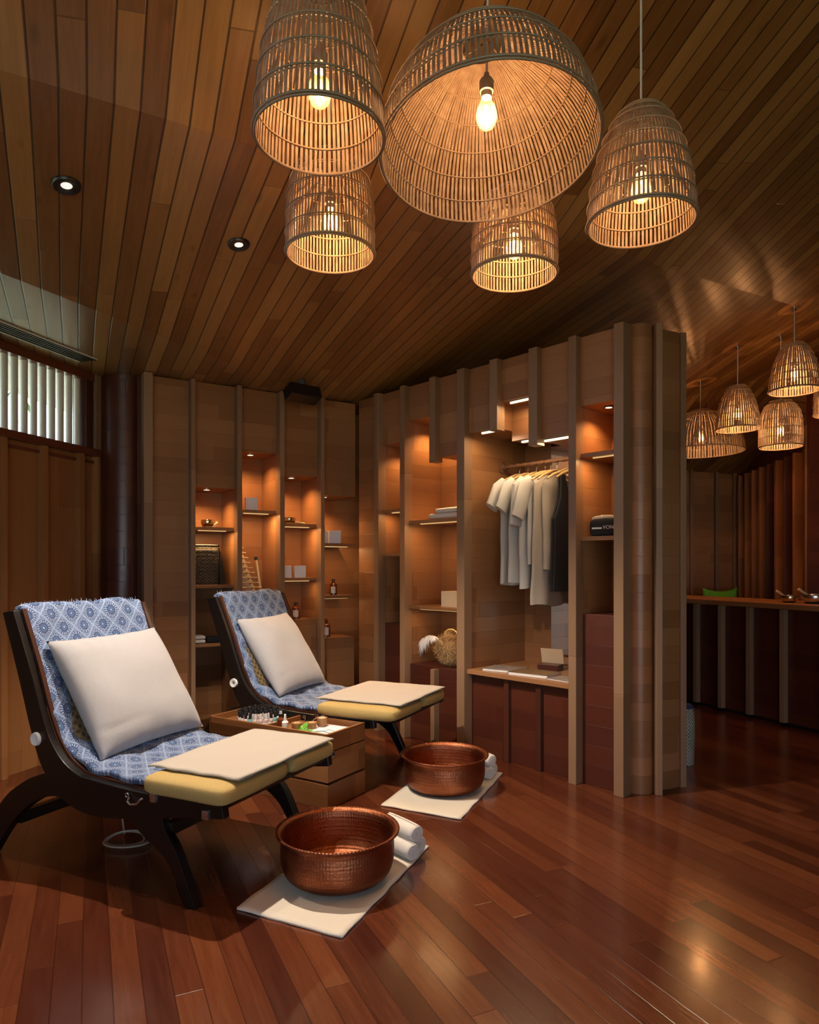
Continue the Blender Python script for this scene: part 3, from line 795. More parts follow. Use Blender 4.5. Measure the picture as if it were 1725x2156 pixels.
b = MB(); b.tube([(-.07, 0, 0), (-.02, .012, .006), (.03, .0, .004), (.07, .02, .002)], .0016, 5); b.tube([(-.02, .012, .006), (.0, .04, .010), (.03, .05, .006)], .0012, 5); b.tube([(.03, .0, .004), (.05, -.03, .006)], .0012, 5)
b.build('branch', 'black', t)

# ------------------------------------------------------------------ copper bowls, mats, rolled towels
def bowl(label, x, y, z):
    R = .257
    pr = [(0, 0), (.155, 0), (.190, .008), (.216, .030), (.230, .060), (.236, .095), (.236, .135), (.235, .165), (.240, .182), (.251, .191), (.257, .194), (.257, .200), (.248, .201), (.235, .190), (.229, .165), (.229, .135), (.228, .095), (.222, .063), (.208, .036), (.185, .016), (.15, .007), (0, .007)]
    pr = [(p.x, p.y) for p in smooth_line(pr, 3)]
    t = thing('copper_basin', label, 'basin', (x, y, z), 0, 'hammered copper foot basins')
    b = MB(); b.lathe(pr, 96, caps=False); b.build('basin_body', 'copper', t, smooth=True)
    b = MB()
    for k in range(110):
        a = 2*PI*k/110; c = (.2555*math.cos(a), .2555*math.sin(a), .200)
        b.tube([(c[0]-.004*math.sin(a), c[1]+.004*math.cos(a), c[2]), (c[0]+.004*math.sin(a), c[1]-.004*math.cos(a), c[2])], .0035, 6)
    b.build('beaded_rim', 'copper', t, smooth=True)
def mat_(label, c4):
    c4 = [V(p) for p in c4]; cen = sum(c4, V((0, 0)))/4
    t = thing('floor_towel', label, 'towel', (*cen, 0), 0, 'white floor towels under the basins')
    def f(a, c):
        p = c4[0].lerp(c4[1], a).lerp(c4[3].lerp(c4[2], a), c)-cen
        e = .006*nz(a*7, c*9+cen.x)
        return (p.x+e, p.y+.006*nz(c*6+3, a*5), .006+.002*nz(a*6, c*9)), (a*.46, c*.84)
    b = MB(); b.grid(f, 20, 34); b.build('towel_sheet', 'mat_towel', t, smooth=True, thick=.008)
mat_('white towel spread on the floor under the near copper basin', [(-.657, 2.59), (-.237, 2.389), (.090, 3.166), (-.335, 3.367)])
mat_('white towel spread on the floor under the far copper basin', [(-.154, 3.714), (.263, 3.511), (.585, 4.29), (.16, 4.50)])
bowl('hammered copper basin nearest the camera on a white towel', -.300, 2.85, .0115)
bowl('hammered copper basin further back beside the partition', .205, 4.0, .0115)
def roll(label, x, y, z, a, r, L_, group):
    t = thing('rolled_towel', label, 'rolled towel', (x, y, z), a, group)
    b = MB(); pts = []; n = 90; tn = 4.2
    # spiral outline extruded along local x
    sp = []
    for k in range(n+1):
        q = k/n; rr = r*(.14+.86*q); th = 2*PI*tn*q; sp.append((rr*math.cos(th), rr*math.sin(th)))
    vs = []; fs = []
    N = 10
    for i in range(N+1):
        x_ = -L_/2+L_*i/N
        for k, (a_, b_) in enumerate(sp):
            bul = (1-.10*abs(2*i/N-1)**4)
            vs.append((x_+(.002*nz(k*.3, i)), a_*bul, b_*bul+r))
    for i in range(N):
        for k in range(n): fs.append((i*(n+1)+k, i*(n+1)+k+1, (i+1)*(n+1)+k+1, (i+1)*(n+1)+k))
    b.add(vs, fs); b.build('towel_roll', 'towel', t, smooth=True, thick=.0075, fix=False)
    return t
AX = V((.63, -.776)); aL = math.atan2(AX.y, AX.x); PX = V((.776, .63))
def rolls(end, tag1, group):
    for k, (s_, w_, z_, lab) in enumerate(((0, 0, .013, 'front lower'), (-.045, .077, .013, 'rear lower'), (-.02, .038, .078, 'upper'))):
        p = V(end)+AX*(s_-.11)+PX*w_
        roll('%s of the three rolled white towels beside the %s copper basin' % (lab, tag1), p.x, p.y, z_, aL, .037, .22, group)
rolls((.016, 2.994), 'near', 'rolled towels by the near basin')
rolls((.490, 4.144), 'far', 'rolled towels by the far basin')

# cable under the near lounger
b = MB()
for q in range(3):
    cxx, cyy = -1.34+.01*q, 3.22-.012*q
    b.tube([(cxx+(.085+.012*q)*math.cos(a*PI/12), cyy+(.06+.008*q)*math.sin(a*PI/12), .012+.004*q+.02*max(0, math.sin(a*PI/12))) for a in range(24)], .004, 6, closed=True)
b.tube([(-1.37, 3.28, .02), (-1.40, 3.32, .10), (-1.36, 3.34, .18), (-1.28, 3.32, .26)], .004, 6)
tag(b.build('cable', 'cable', smooth=True), 'pale coiled cable on the floor under the near lounger', 'cable')

# ------------------------------------------------------------------ pendant lamps
def shade_parts(t, prof, R, H, nsl, hoops, open_top=.3):
    """prof: list of (height fraction, radius fraction)"""
    pl = smooth_line([(r*R, z*H) for z, r in prof], 4)
    b = MB(); wq = 2*PI*R/nsl*(.54 if nsl in (132, 78) else .66); th = .0022
    for k in range(nsl):
        a0 = 2*PI*k/nsl+random.uniform(-.08, .08)*2*PI/nsl
        ca, sa_ = math.cos(a0), math.sin(a0); tx, ty = -sa_, ca; vs = []; fs = []
        wj = random.uniform(.9, 1.08)
        for i, p in enumerate(pl):
            w = min(wq, 2*PI*p.x/nsl*.80)/2*wj
            r = p.x
            vs += [(r*ca-tx*w, r*sa_-ty*w, p.y), (r*ca+tx*w, r*sa_+ty*w, p.y), ((r-th)*ca+tx*w, (r-th)*sa_+ty*w, p.y), ((r-th)*ca-tx*w, (r-th)*sa_-ty*w, p.y)]
        for i in range(len(pl)-1):
            for q in range(4):
                j = (q+1) % 4; fs.append((i*4+q, i*4+j, i*4+4+j, i*4+4+q))
        b.add(vs, fs)
    sh = b.build('shade', 'rattan', t, fix=False)
    def rad(zf):
        z = zf*H
        for i in range(len(pl)-1):
            if (pl[i].y-z)*(pl[i+1].y-z) <= 0 and abs(pl[i+1].y-pl[i].y) > 1e-9: return pl[i].lerp(pl[i+1], (z-pl[i].y)/(pl[i+1].y-pl[i].y)).x
        return pl[-1].x
    for zf in hoops:
        r = rad(zf); b = MB()
        for dr, rr in ((.002, .0024), (-.004, .0018)):
            b.tube([((r+dr)*math.cos(2*PI*k/56), (r+dr)*math.sin(2*PI*k/56), zf*H+(.002 if dr > 0 else -.002)) for k in range(56)], rr if zf else .0034, 6, closed=True)
        b.build('hoop', 'rattan_hoop', sh, smooth=True)
def lamp(kind, label, loc, R, H, ztop, group, near=True, tilt=(0, 0), power=4., bz=.36, zb=None):
    t = thing('pendant_lamp', label, 'pendant lamp', loc, 0, group)
    TR = Matrix.Rotation(tilt[0], 4, 'X') @ Matrix.Rotation(tilt[1], 4, 'Y')
    GT[0] = TR
    prof = dict(tall=[(0, 1.), (.2, .97), (.42, .90), (.62, .80), (.80, .66), (.93, .50), (1., .36)],
                drum=[(0, 1.), (.25, 1.0), (.5, .98), (.7, .92), (.86, .78), (.95, .62), (1., .48)],
                dome=[(0, 1.), (.22, .97), (.45, .88), (.66, .73), (.83, .54), (.95, .34), (1., .20)])[kind]
    nsl = (132 if kind == 'dome' else 78) if near else (90 if kind == 'dome' else 56)
    hoops = dict(tall=[0, .16, .32, .48, .62, .75, .87, .95, 1.], drum=[0, .19, .38, .57, .75, .90, 1.], dome=[0, .2, .4, .58, .75, .88, 1.])[kind]
    shade_parts(t, prof, R, H, nsl, hoops)
    GT[0] = None
    up = TR @ V((0, 0, 1)); top = up*H
    hb = zb if zb else H*bz                                   # bulb centre height above rim
    axis = top*(hb/H)
    axis = V((axis.x, axis.y, hb))
    # bulb, filament, socket, cord, top spokes
    bp = [(0, -.052), (.010, -.050), (.022, -.040), (.029, -.022), (.030, -.008), (.025, .012), (.016, .030), (.0135, .045), (0, .046)]
    bp = [(p.x, p.y) for p in smooth_line(bp, 3)]
    b = MB(); b.lathe(bp, 24, tuple(axis), caps=False); bu = b.build('bulb', 'bulb', t, smooth=True)
    b = MB()
    for q in range(4):
        a = q*PI/2+.4; b.tube([(axis.x+.004*math.cos(a), axis.y+.004*math.sin(a), axis.z+.018), (axis.x+.008*math.cos(a), axis.y+.008*math.sin(a), axis.z-.028)], .0014 if near else .002, 5)
    b.build('filament', 'filament', bu)
    b = MB(); b.lathe([(0, .040), (.015, .040), (.0155, .055), (.020, .057), (.021, .085), (.017, .092), (.010, .094), (.007, .11), (0, .11)], 20, tuple(axis)); b.build('socket', 'socket', t, smooth=True)
    b = MB()
    rt = prof[-1][1]*R
    for q in range(3):
        a = q*2*PI/3+.5; e = TR @ V((rt*math.cos(a), rt*math.sin(a), H))
        b.tube([(axis.x, axis.y, max(axis.z+.10, H*.97)), tuple(e)], .0022, 5)
    b.build('spoke', 'rattan_hoop', t)
    b = MB(); b.tube([(axis.x, axis.y, axis.z+.10), (axis.x*.6, axis.y*.6, H+.1), (0, 0, ztop-loc[2])], .0035, 6); b.build('cord', 'cord', t, smooth=True)
    b = MB(); b.lathe([(0, 0), (.012, 0), (.012, .02), (0, .02)], 20, (0, 0, ztop-loc[2]-.018)); b.build('ceiling_rose', 'steel', t, smooth=True)
    light('bulb_light', 'POINT', (loc[0]+axis.x, loc[1]+axis.y, loc[2]+axis.z-.005), power, (1, .43, .155), shadow_soft_size=.022)
    return t
random.seed(5)
G1 = 'near woven pendant lamps'; G2 = 'far woven pendant lamps'
lamp('tall', 'tall woven pendant lamp at the upper left, in front of the wide dome', (-.229, 1.738, 2.396), .166, .42, ceil1(-.229, 1.738), G1, power=5, bz=.30)
lamp('drum', 'woven drum pendant lamp hanging below and behind the upper left lamp', (-.285, 2.459, 2.43), .160, .34, min(ceil1(-.285, 2.459), 3.1), G1, power=9)
lamp('dome', 'very wide woven dome pendant lamp in the middle of the cluster', (.226, 1.93, 2.475), .31, .335, ceil1(.226, 1.93), G1, tilt=(-.134, -.05), power=8, zb=.125)
lamp('tall', 'woven pendant lamp on a long pale cord right of the dome', (.725, 2.136, 2.378), .165, .345, ceil1(.725, 2.136), G1, power=5, bz=.33)
lamp('drum', 'smaller woven pendant lamp partly hidden under the dome', (.388, 2.527, 2.385), .159, .30, ceil1(.388, 2.527), G1, power=9)
lamp('dome', 'wide woven dome lamp in the far room beside the column', (2.84, 6.66, 2.43), .40, .40, ceil2(2.84, 6.66), G2, False, power=15)
lamp('tall', 'woven pendant lamp in the far room left of the highest one', (2.775, 5.77, 2.47), .176, .36, ceil2(2.775, 5.77), G2, False, power=12)
lamp('tall', 'highest woven pendant lamp in the far room', (2.855, 5.06, 2.61), .175, .345, ceil2(2.855, 5.06), G2, False, power=12)
lamp('drum', 'lowest woven drum lamp in the far room', (3.09, 5.68, 2.305), .168, .375, ceil2(3.09, 5.68), G2, False, power=12)
lamp('drum', 'woven lamp cut off by the right edge of the photo', (3.40, 5.42, 2.52), .168, .34, ceil2(3.40, 5.42), G2, False, power=10)

lamp('dome', 'unseen woven dome lamp added behind the camera on the left for fill', (-1.6, -1.2, 2.7), .31, .28, ceil1(-1.6, -1.2), 'added fill lamps behind the camera', False, power=2, zb=.118)  # unseen lamps added to give the room warm fill
lamp('dome', 'unseen woven dome lamp added behind the camera on the right for fill', (1.9, -.9, 2.9), .31, .28, ceil1(1.9, -.9), 'added fill lamps behind the camera', False, power=2, zb=.118)
# ceiling downlights
def ceil_spot(label, x, y, z, nrm, R, power, aim, group):
    t = thing('ceiling_downlight', label, 'downlight', (x, y, z), 0, group)
    q = V(nrm).to_track_quat('Z', 'Y').to_matrix().to_4x4()
    GT[0] = q
    b = MB(); b.lathe([(R, .004), (R, -.004), (R*.92, -.010), (R*.55, -.008), (R*.38, -.004)], 40, caps=False); b.build('bezel', 'black', t, smooth=True)
    b = MB(); b.lathe([(R*.39, -.0045), (0, -.0045)], 24, caps=False); b.build('lens', 'spot_lens', t)
    GT[0] = None
    d = V(aim)-V((x, y, z))
    light('downlight_beam', 'SPOT', (x, y, z-.03), power, (1, .84, .68), spot_size=1.9, spot_blend=.5, shadow_soft_size=.018, rot=d.to_track_quat('-Z', 'Y').to_euler())
nn = N2
G3 = 'black recessed ceiling spots'
ceil_spot('black recessed spot in the ceiling at the left', -1.342, 2.669, 2.797, nn, .054, 45, (-1.0, 3.0, 0), G3)
ceil_spot('black recessed spot in the ceiling left of the lamp cluster', -.809, 3.232, 2.832, nn, .052, 250, (-.45, 3.1, 0), G3)

# air grille
gx = thing('air_grille', 'long dark slotted air grille in the ceiling along the louvre window', 'grille', (-2.062, 4.507, 2.675), math.atan2(.956, .303))
for k in range(5): P('slot', gx, 'grille', (-3.2, 0, .012+k*.027, .012+k*.027+.010, -.008, .004), bev=0)
P('frame', gx, 'slat', (-3.2, .0, -.004, .008, -.004, .004), (-3.2, 0, .138, .150, -.004, .004), bev=0)

# projector / speaker tucked under the ceiling
sp = thing('ceiling_speaker', 'dark tilted speaker mounted high above the rear shelving', 'speaker', (-.80, 5.10, 2.60))
b = MB(); b.T = Matrix.Rotation(.7, 4, 'Z') @ Matrix.Rotation(-.35, 4, 'X'); b.box(-.13, .13, -.06, .06, -.05, .045); b.build('speaker_body', 'black', sp, bev=.008)
P('bracket', sp, 'black', (-.02, .02, -.02, .02, .04, ceil2(-.80, 5.10)-2.60), bev=.002)

# ------------------------------------------------------------------ things on the rear shelving
def AW(t, d): return L2W(FA, t, d)
def BW(t, d): return L2W(FB, t, d)
def metal_bowl(label, x, y, z, R, H, group, a=.6, mat='brass', ring=True):
    t = thing('singing_bowl', label, 'bowl', (x, y, z), a, group)
    b = MB(); b.lathe([(p.x, p.y+(.008 if ring else 0)) for p in smooth_line([(0, 0), (R*.6, 0), (R*.92, H*.35), (R, H*.75), (R*.97, H), (R*.93, H), (R*.95, H*.7), (R*.86, H*.35), (R*.55, .005), (0, .005)], 4)], 36, caps=False)
    b.build('bowl_body', mat, t, smooth=True)
    if ring: b = MB(); b.tube([(R*.62*math.cos(k*PI/12), R*.62*math.sin(k*PI/12), .006) for k in range(24)], .006, 6, closed=True); b.build('ring_cushion', 'gold', t, smooth=True)
    return t
x, y = AW(.50, .20); metal_bowl('small brass bowl on the top shelf of the leftmost bay', x, y, 1.604, .052, .05, 'brass bowls on the shelving')
t = thing('striker', 'short pale wooden striker leaning by the leftmost brass bowl', 'striker', (x+.06, y-.02, 1.612), .5)
b = MB(); b.tube([(-.02, -.02, 0), (.025, .03, .035)], .006, 8); b.build('stick', 'bamboo', t, smooth=True)
x, y = AW(1.15, .17); metal_bowl('small brass bowl on the shelf of the third bay', x, y, 1.653, .052, .042, 'brass bowls on the shelving')
t = thing('striker', 'thin wooden striker lying by the brass bowl of the third bay', 'striker', (x+.075, y+.03, 1.660), .2)
b = MB(); b.tube([(-.03, 0, .012), (.05, .0, 0)], .006, 8); b.build('stick', 'bamboo', t, smooth=True)
def carton(label, fr, t_, d_, z, s, h, group, rz=0, two=True):
    x, y = L2W(fr, t_, d_)
    o = thing('white_box', label, 'box', (x, y, z), fr[1]+rz, group)
    P('carton', o, 'box_white', (-s/2, s/2, -s/2, s/2, 0, h), bev=.001)
    P('lid', o, 'box_white', (-s/2-.001, s/2+.001, -s/2-.001, s/2+.001, h, h+.006), bev=.001)
G4 = 'white boxes on the rear shelving'
carton('white cube box on the upper shelf of the second bay', FA, .83, .17, 1.748, .092, .092, G4, -.25)
carton('white box at the left of the lower shelf in the third bay', FA, 1.062+.05, .16, 1.218, .086, .09, G4, -.25)
carton('white box at the middle of the lower shelf in the third bay', FA, 1.235, .16, 1.218, .090, .092, G4, -.25)
carton('white box at the left of the shelf in the right end bay', FA, 1.40+.03, .15, 1.50, .086, .096, G4, -.3)
carton('white box at the middle of the shelf in the right end bay', FA, 1.545, .15, 1.50, .096, .100, G4, -.35)
def pharm(label, fr, t_, d_, z, R, H, stop=False, rz=0):
    x, y = L2W(fr, t_, d_)
    o = thing('amber_bottle', label, 'bottle', (x, y, z), rz, 'amber bottles on the shelving')
    b = MB(); b.lathe([(p.x, p.y) for p in smooth_line([(0, 0), (R*.95, 0), (R, .004), (R, H*.60), (R*.85, H*.70), (R*.45, H*.77), (R*.45, H*.86), (R*.6, H*.87), (0, H*.88)], 3)], 28, caps=False); b.build('bottle_body', 'amber', o, smooth=True)
    b = MB()
    b.lathe([(0, H*.87), (R*.5, H*.87), (R*.5, H*.98), (0, H)] if not stop else [(0, H*.86), (R*.3, H*.86), (R*.3, H*.90), (R*.55, H*.94), (R*.5, H*.99), (0, H)], 20); b.build('stopper' if stop else 'cap', 'amber' if stop else 'black', o, smooth=True)
    b = MB(); n_ = 12; vs = []; fs = []
    for k in range(n_+1):
        a = -PI/2-.75+1.5*k/n_; vs += [((R+.0008)*math.cos(a), (R+.0008)*math.sin(a), H*.12), ((R+.0008)*math.cos(a), (R+.0008)*math.sin(a), H*.52)]
    fs = [(2*k, 2*k+2, 2*k+3, 2*k+1) for k in range(n_)]
    b.add(vs, fs); b.build('paper_label', 'label', o, smooth=True, fix=False)
pharm('amber bottle with white label on the middle shelf of the right end bay', FA, 1.545, .17, 1.07, .028, .135)
pharm('stoppered amber bottle with white label on the lowest top of the right end bay', FA, 1.475, .17, .72, .036, .155, True)
pharm('amber bottle with white label above the far white pillow', FA, 1.205, .16, .884, .032, .135)
pharm('amber bottle half hidden behind the far lounger head', FA, 1.09, .16, .884, .030, .135)

# wicker basket bag
x, y = AW(.475, .235)
t = thing('wicker_basket', 'dark open wicker basket bag with a leather side in the leftmost bay', 'basket', (x, y, 1.169), FA[1]-.08)
def rr(hx, hy, n=40, e=.35):
    return [(hx*math.copysign(abs(math.cos(2*PI*k/n))**e, math.cos(2*PI*k/n)), hy*math.copysign(abs(math.sin(2*PI*k/n))**e, math.sin(2*PI*k/n))) for k in range(n)]
vs = []; fs = []; n_ = 40
for i in range(7):
    q = i/6; pr = rr(.105+.004*q, .065)
    vs += [(p[0], p[1], .30*q) for p in pr]
for i in range(6):
    for k in range(n_): fs.append((i*n_+k, i*n_+(k+1) % n_, (i+1)*n_+(k+1) % n_, (i+1)*n_+k))
fs.append(tuple(range(n_)))
b = MB(); b.add(vs, fs); b.build('basket_body', 'wicker_dark', t, smooth=True, thick=.008)
b = MB(); b.tube([(p[0]*1.02, p[1]*1.02, .30) for p in rr(.109, .065)], .007, 6, closed=True); b.tube([(p[0]*1.02, p[1]*1.02, .012) for p in rr(.106, .065)], .006, 6, closed=True); b.build('rim', 'black', t, smooth=True)
b = MB(); b.tube([(p[0]*1.02, p[1]*1.02, .262) for p in rr(.108, .065)], .006, 6, closed=True); b.build('band', 'black', t, smooth=True)
b = MB(); b.prism([(.112, 0), (.165, 0), (.150, .10), (.128, .24), (.112, .28)], -.05, .05); b.build('leather_flap', 'black_soft', t, bev=.006)
b = MB(); vs = []
for i in range(13):
    for j in range(1): pass
for i in range(14): b.tube([(-.095+.19*i/13, -.070, .02), (-.095+.19*i/13+.004, -.071, .26)], .0018, 5)
for i in range(9): b.tube([(-.10, -.071, .03+.028*i), (.10, -.071, .03+.028*i)], .0018, 5)
b.build('weave', 'wicker_dark', t)

# tiered bamboo instrument
x, y = AW(.74, .20)
t = thing('bamboo_instrument', 'pale tiered bamboo instrument of stacked rods in the second bay', 'instrument', (x, y, 1.03), FA[1])
for k in range(11):
    z = .035+.039*k; L_ = .245-.0185*k
    b = MB(); b.tube([(-.03, 0, z), (L_-.02, 0, z+.001)], .0042, 8); b.build('rod', 'bamboo', t, smooth=True)
    w_ = (L_-.05)*.75
    b = MB(); b.prism([(w_-.035, z+.005), (w_+.012, z+.005), (w_-.012, z+.034)], -.007, .007); b.build('tongue', 'bamboo', t, bev=.001)
b = MB(); b.prism([(-.03, 0), (.14, 0), (-.012, .44), (-.03, .46)], .012, .018); b.build('back_board', 'box_kraft', t)
P('foot_board', t, 'box_white', (-.02, .17, -.03, .03, 0, .02))
x, y = AW(.905, .22)
t = thing('bamboo_stick', 'long pale bamboo stick with a dark top leaning beside the tiered instrument', 'stick', (x, y, 1.03), FA[1])
b = MB(); b.tube([(.035, 0, 0), (-.005, .03, .34)], .0085, 10); b.build('shaft', 'bamboo', t, smooth=True)
b = MB(); b.tube([(-.004, .03, .33), (-.007, .032, .355)], .0145, 12); b.build('cap', 'black', t, smooth=True)

# folded things low in the first bay
x, y = AW(.42, .2)
t = thing('folded_towel', 'white folded towel low in the leftmost bay behind the lounger frame', 'towel', (x, y, .73), FA[1])
soft_box(-.055, .045, -.08, .08, 0, .03).build('fold', 'towel', t, smooth=True); soft_box(-.055, .045, -.08, .08, .030, .058).build('fold', 'towel', t, smooth=True)
x, y = AW(.53, .2)
t = thing('folded_cloth', 'dark folded cloth beside the white towel low in the leftmost bay', 'cloth', (x, y, .73), FA[1])
soft_box(-.055, .055, -.08, .08, 0, .045).build('fold', 'black_soft', t, smooth=True)

# ------------------------------------------------------------------ things on the partition shelving
x, y = BW(.66, .17)
t = thing('folded_towel', 'thick white folded towel on the upper shelf of the partition', 'towel', (x, y, 1.658), FB[1])
soft_box(-.17, .17, -.12, .12, 0, .048).build('fold', 'towel', t, smooth=True); soft_box(-.10, .17, -.115, .115, .044, .085).build('fold', 'towel', t, smooth=True)
x, y = BW(.70, .15)
t = thing('storage_box', 'pale square box on the middle shelf of the partition', 'box', (x, y, 1.01), FB[1])
P('carton', t, 'box_kraft', (-.085, .10, -.07, .07, 0, .115), bev=.001)
P('end_label', t, 'label', (-.0865, -.085, -.069, .069, .002, .112), bev=0)
x, y = BW(.64, .16)
t = thing('straw_bundle', 'round brown straw bundle with a rope handle on the low shelf', 'bundle', (x, y, .565), FB[1])
random.seed(9); b = MB()
for k in range(3200):
    a = random.uniform(0, 2*PI); u = random.uniform(-1, 1); c = V((math.cos(a)*math.sqrt(1-u*u)*.135, math.sin(a)*math.sqrt(1-u*u)*.105, .125+u*.115))
    d = V((random.gauss(0, 1), random.gauss(0, 1), random.gauss(0, 1))).normalized()
    q = c+d*.034
    if q.z < .004: q.z = .004
    s_ = c.cross(d).normalized()*.0016
    b.add([c-s_, c+s_, q+s_*.3, q-s_*.3], [(0, 1, 2, 3)])
b.lathe([(p.x, p.y) for p in smooth_line([(0, .05), (.04, .06), (.06, .10), (.06, .14), (.04, .17), (0, .18)], 4)], 24, caps=False)
b.build('straw_ball', 'straw', t, fix=False)
b = MB()
for k in range(3): b.tube([(.02+(.06+.006*k)*math.cos(a*PI/10), -.01*k, .22+(.045+.006*k)*math.sin(a*PI/10)) for a in range(11)], .005, 6)
b.build('rope_handle', 'gold', t, smooth=True)
x, y = BW(.47, .14)
t = thing('feather_duster', 'drooping white feather plume left of the straw bundle', 'duster', (x, y, .565), FB[1])
b = MB()
for k in range(420):
    q = random.random(); base = V((.06-.16*q, 0, .19+.035*math.sin(PI*q*.7)-.05*q*q)); out = V((-random.uniform(.01, .05)*(.4+q), random.uniform(-.035, .035), -random.uniform(.02, .11)*(.25+q)))
    e = base+out; e.z = max(e.z, .01); sw = V((.0015, .0012, 0)); m_ = base.lerp(e, .5)+V((-.012, 0, .014))
    b.add([base-sw, base+sw, m_+sw, m_-sw, e], [(0, 1, 2, 3), (3, 2, 4)])
b.build('plume', 'plume', t, fix=False)
b = MB(); b.tube([(.10, .0, .16), (.04, 0, .20), (-.06, 0, .19), (-.11, 0, .13)], .007, 8); b.build('quill', 'plume', t, smooth=True)

# clothes rail
rl = thing('clothes_rail', 'rope wrapped brown clothes rail with a round flange in the clothes bay', 'rail', (*BW(.94, .39), 2.035), FB[1])
b = MB(); b.tube([(.0+.02*k, .0+.001*math.sin(k*2.3), .0015*math.sin(k*2.1)) for k in range(0, 44)], .014, 10, rad=[.014+.003*math.sin(k*1.9) for k in range(44)]); b.build('rod', 'rail_brown', rl, smooth=True)
b = MB(); b.T = Matrix.Rotation(PI/2, 4, 'Y'); b.lathe([(0, 0), (.045, 0), (.045, .010), (.022, .016), (.022, .035), (0, .035)], 28); b.build('flange', 'rail_brown', rl, smooth=True)
def hanger(t):
    b = MB(); b.tube([(0, -.21, -.115), (0, -.16, -.085), (0, -.05, -.045), (0, 0, -.035), (0, .05, -.045), (0, .16, -.085), (0, .21, -.115)], .009, 8, rad=[.006, .009, .010, .010, .010, .009, .006]); h_ = b.build('hanger', 'hanger', t, smooth=True)
    b = MB(); b.tube([(0, 0, -.035), (0, 0, .0), (0, .014, .012), (0, .018, .026), (0, .008, .038), (0, -.006, .036), (0, -.014, .026)], .0022, 6); b.build('hook', 'steel', h_, smooth=True)
def garment(label, cat, t_, z_off, mat, halfw, length, sleeve, sl_len, group, thick=.03, tank=False, twist=0., flare=.0, seed=0, name='hanging_shirt'):
    o = thing(name, label, cat, (*BW(t_, .39), 2.003+z_off), FB[1]+twist, group)
    hanger(o)
    n_ = 40; rows = 26; vs = []; fs = []
    top = -.06
    for i in range(rows+1):
        q = i/rows; z = top-length*q
        if tank:
            w = halfw*(.50+.5*min(1, max(0, (q-.04)/.25))**.7); dz_top = .0
        else: w = halfw*(.35+.65*min(1, q/.07)**.5)*(1+flare*q)
        th = thick*(.35+.65*min(1, q/.15))*(1+.4*q)
        for k in range(n_):
            a = 2*PI*k/n_; ca, sa_ = math.cos(a), math.sin(a)
            yy = w*math.copysign(abs(ca)**.8, ca); xx = th*sa_
            xx += .012*math.sin(yy*38+seed*2+q*2)*q+.006*nz(yy*14+seed, q*5)
            zz = z
            if i == 0: zz -= .0
            zz -= .5*abs(yy)*max(0, 1-q*8)*.55
            vs.append((xx, yy+.012*nz(q*4, seed)*q, zz+(.010*math.sin(yy*22+seed) if i == rows else 0)))
    for i in range(rows):
        for k in range(n_): fs.append((i*n_+k, i*n_+(k+1) % n_, (i+1)*n_+(k+1) % n_, (i+1)*n_+k))
    fs.append(tuple(range(n_)))
    b = MB(); b.add(vs, fs)
    b.build('garment_body', mat, o, smooth=True)
    if sleeve:
        for sg in (-1, 1):
            b = MB(); pts = [(0, sg*halfw*.80, -.115), (.002, sg*(halfw+.02), -.16), (.004*seed % .01, sg*(halfw+.045+.03*(sl_len < .3)), -.13-sl_len*.75), (.0, sg*(halfw+.055+.04*(sl_len < .3)), -.12-sl_len)]
            b.T = Matrix.Scale(.55, 4, (1, 0, 0))
            b.tube(pts, .06, 16, rad=[.050, .060, .056, .055]); b.build('sleeve', mat, o, smooth=True)
    return o
GS = 'shirts on the clothes rail'
garment('leftmost white short sleeved shirt on the clothes rail', 'shirt', 1.10, 0, 'shirt', .215, .76, True, .17, GS, seed=1)
garment('second white shirt from the left with its sleeve behind the first', 'shirt', 1.175, 0, 'shirt', .205, .74, True, .19, GS, seed=2)
garment('third white shirt with a long hanging sleeve on the clothes rail', 'shirt', 1.25, 0, 'shirt', .200, .78, True, .30, GS, seed=3, twist=.05)
garment('fourth white shirt in the middle of the clothes rail', 'shirt', 1.325, 0, 'shirt', .195, .62, True, .25, GS, seed=4, twist=-.05)
garment('long cream sheer tunic left of the black tank top', 'tunic', 1.37, 0, 'sheer', .185, .90, False, 0, GS, seed=5, flare=.1)
garment('cream sheer top directly behind the black tank top', 'top', 1.42, 0, 'sheer', .16, .66, False, 0, GS, seed=6)
tk = thing('tank_top', 'black sleeveless tank top with faint grey lettering on the clothes rail', 'tank top', (*BW(1.55, .39), 2.003), FB[1]-.30)
hanger(tk)
hf = [(.175, -.86), (.168, -.70), (.160, -.50), (.165, -.38), (.140, -.32), (.118, -.24), (.112, -.15), (.116, -.078), (.080, -.066), (.066, -.14), (.045, -.21), (.0, -.235)]
full = hf+[(-a, c) for a, c in hf[-2::-1]]
for x0, nm in ((-.024, 'front_panel'), (.004, 'back_panel')):
    b = MB(); n_ = len(full)
    b.add([(x0, y_, z_) for y_, z_ in full]+[(x0+.018, y_, z_) for y_, z_ in full], [tuple(range(n_)), tuple(range(n_, 2*n_))[::-1]]+[((i_+1) % n_, i_, n_+i_, n_+(i_+1) % n_) for i_ in range(n_)])
    b.build(nm, 'black_soft', tk, bev=.006)
fc = bpy.data.curves.new('l', 'FONT'); fc.body = 'AYUN'; fc.size = .034; fc.extrude = .0006; fc.align_x = 'CENTER'
fo = bpy.data.objects.new('l', fc); COL.objects.link(fo)
me = bpy.data.meshes.new_from_object(fo); COL.objects.unlink(fo); me.materials.append(simple('faint_grey_print', (.16, .16, .17), .8))
lt_ = bpy.data.objects.new('lettering', me); COL.objects.link(lt_); lt_.parent = tk; lt_.location = (-.026, .055, -.44); lt_.rotation_euler = (PI/2, 0, -PI/2); lt_['label'] = 'faint grey lettering'
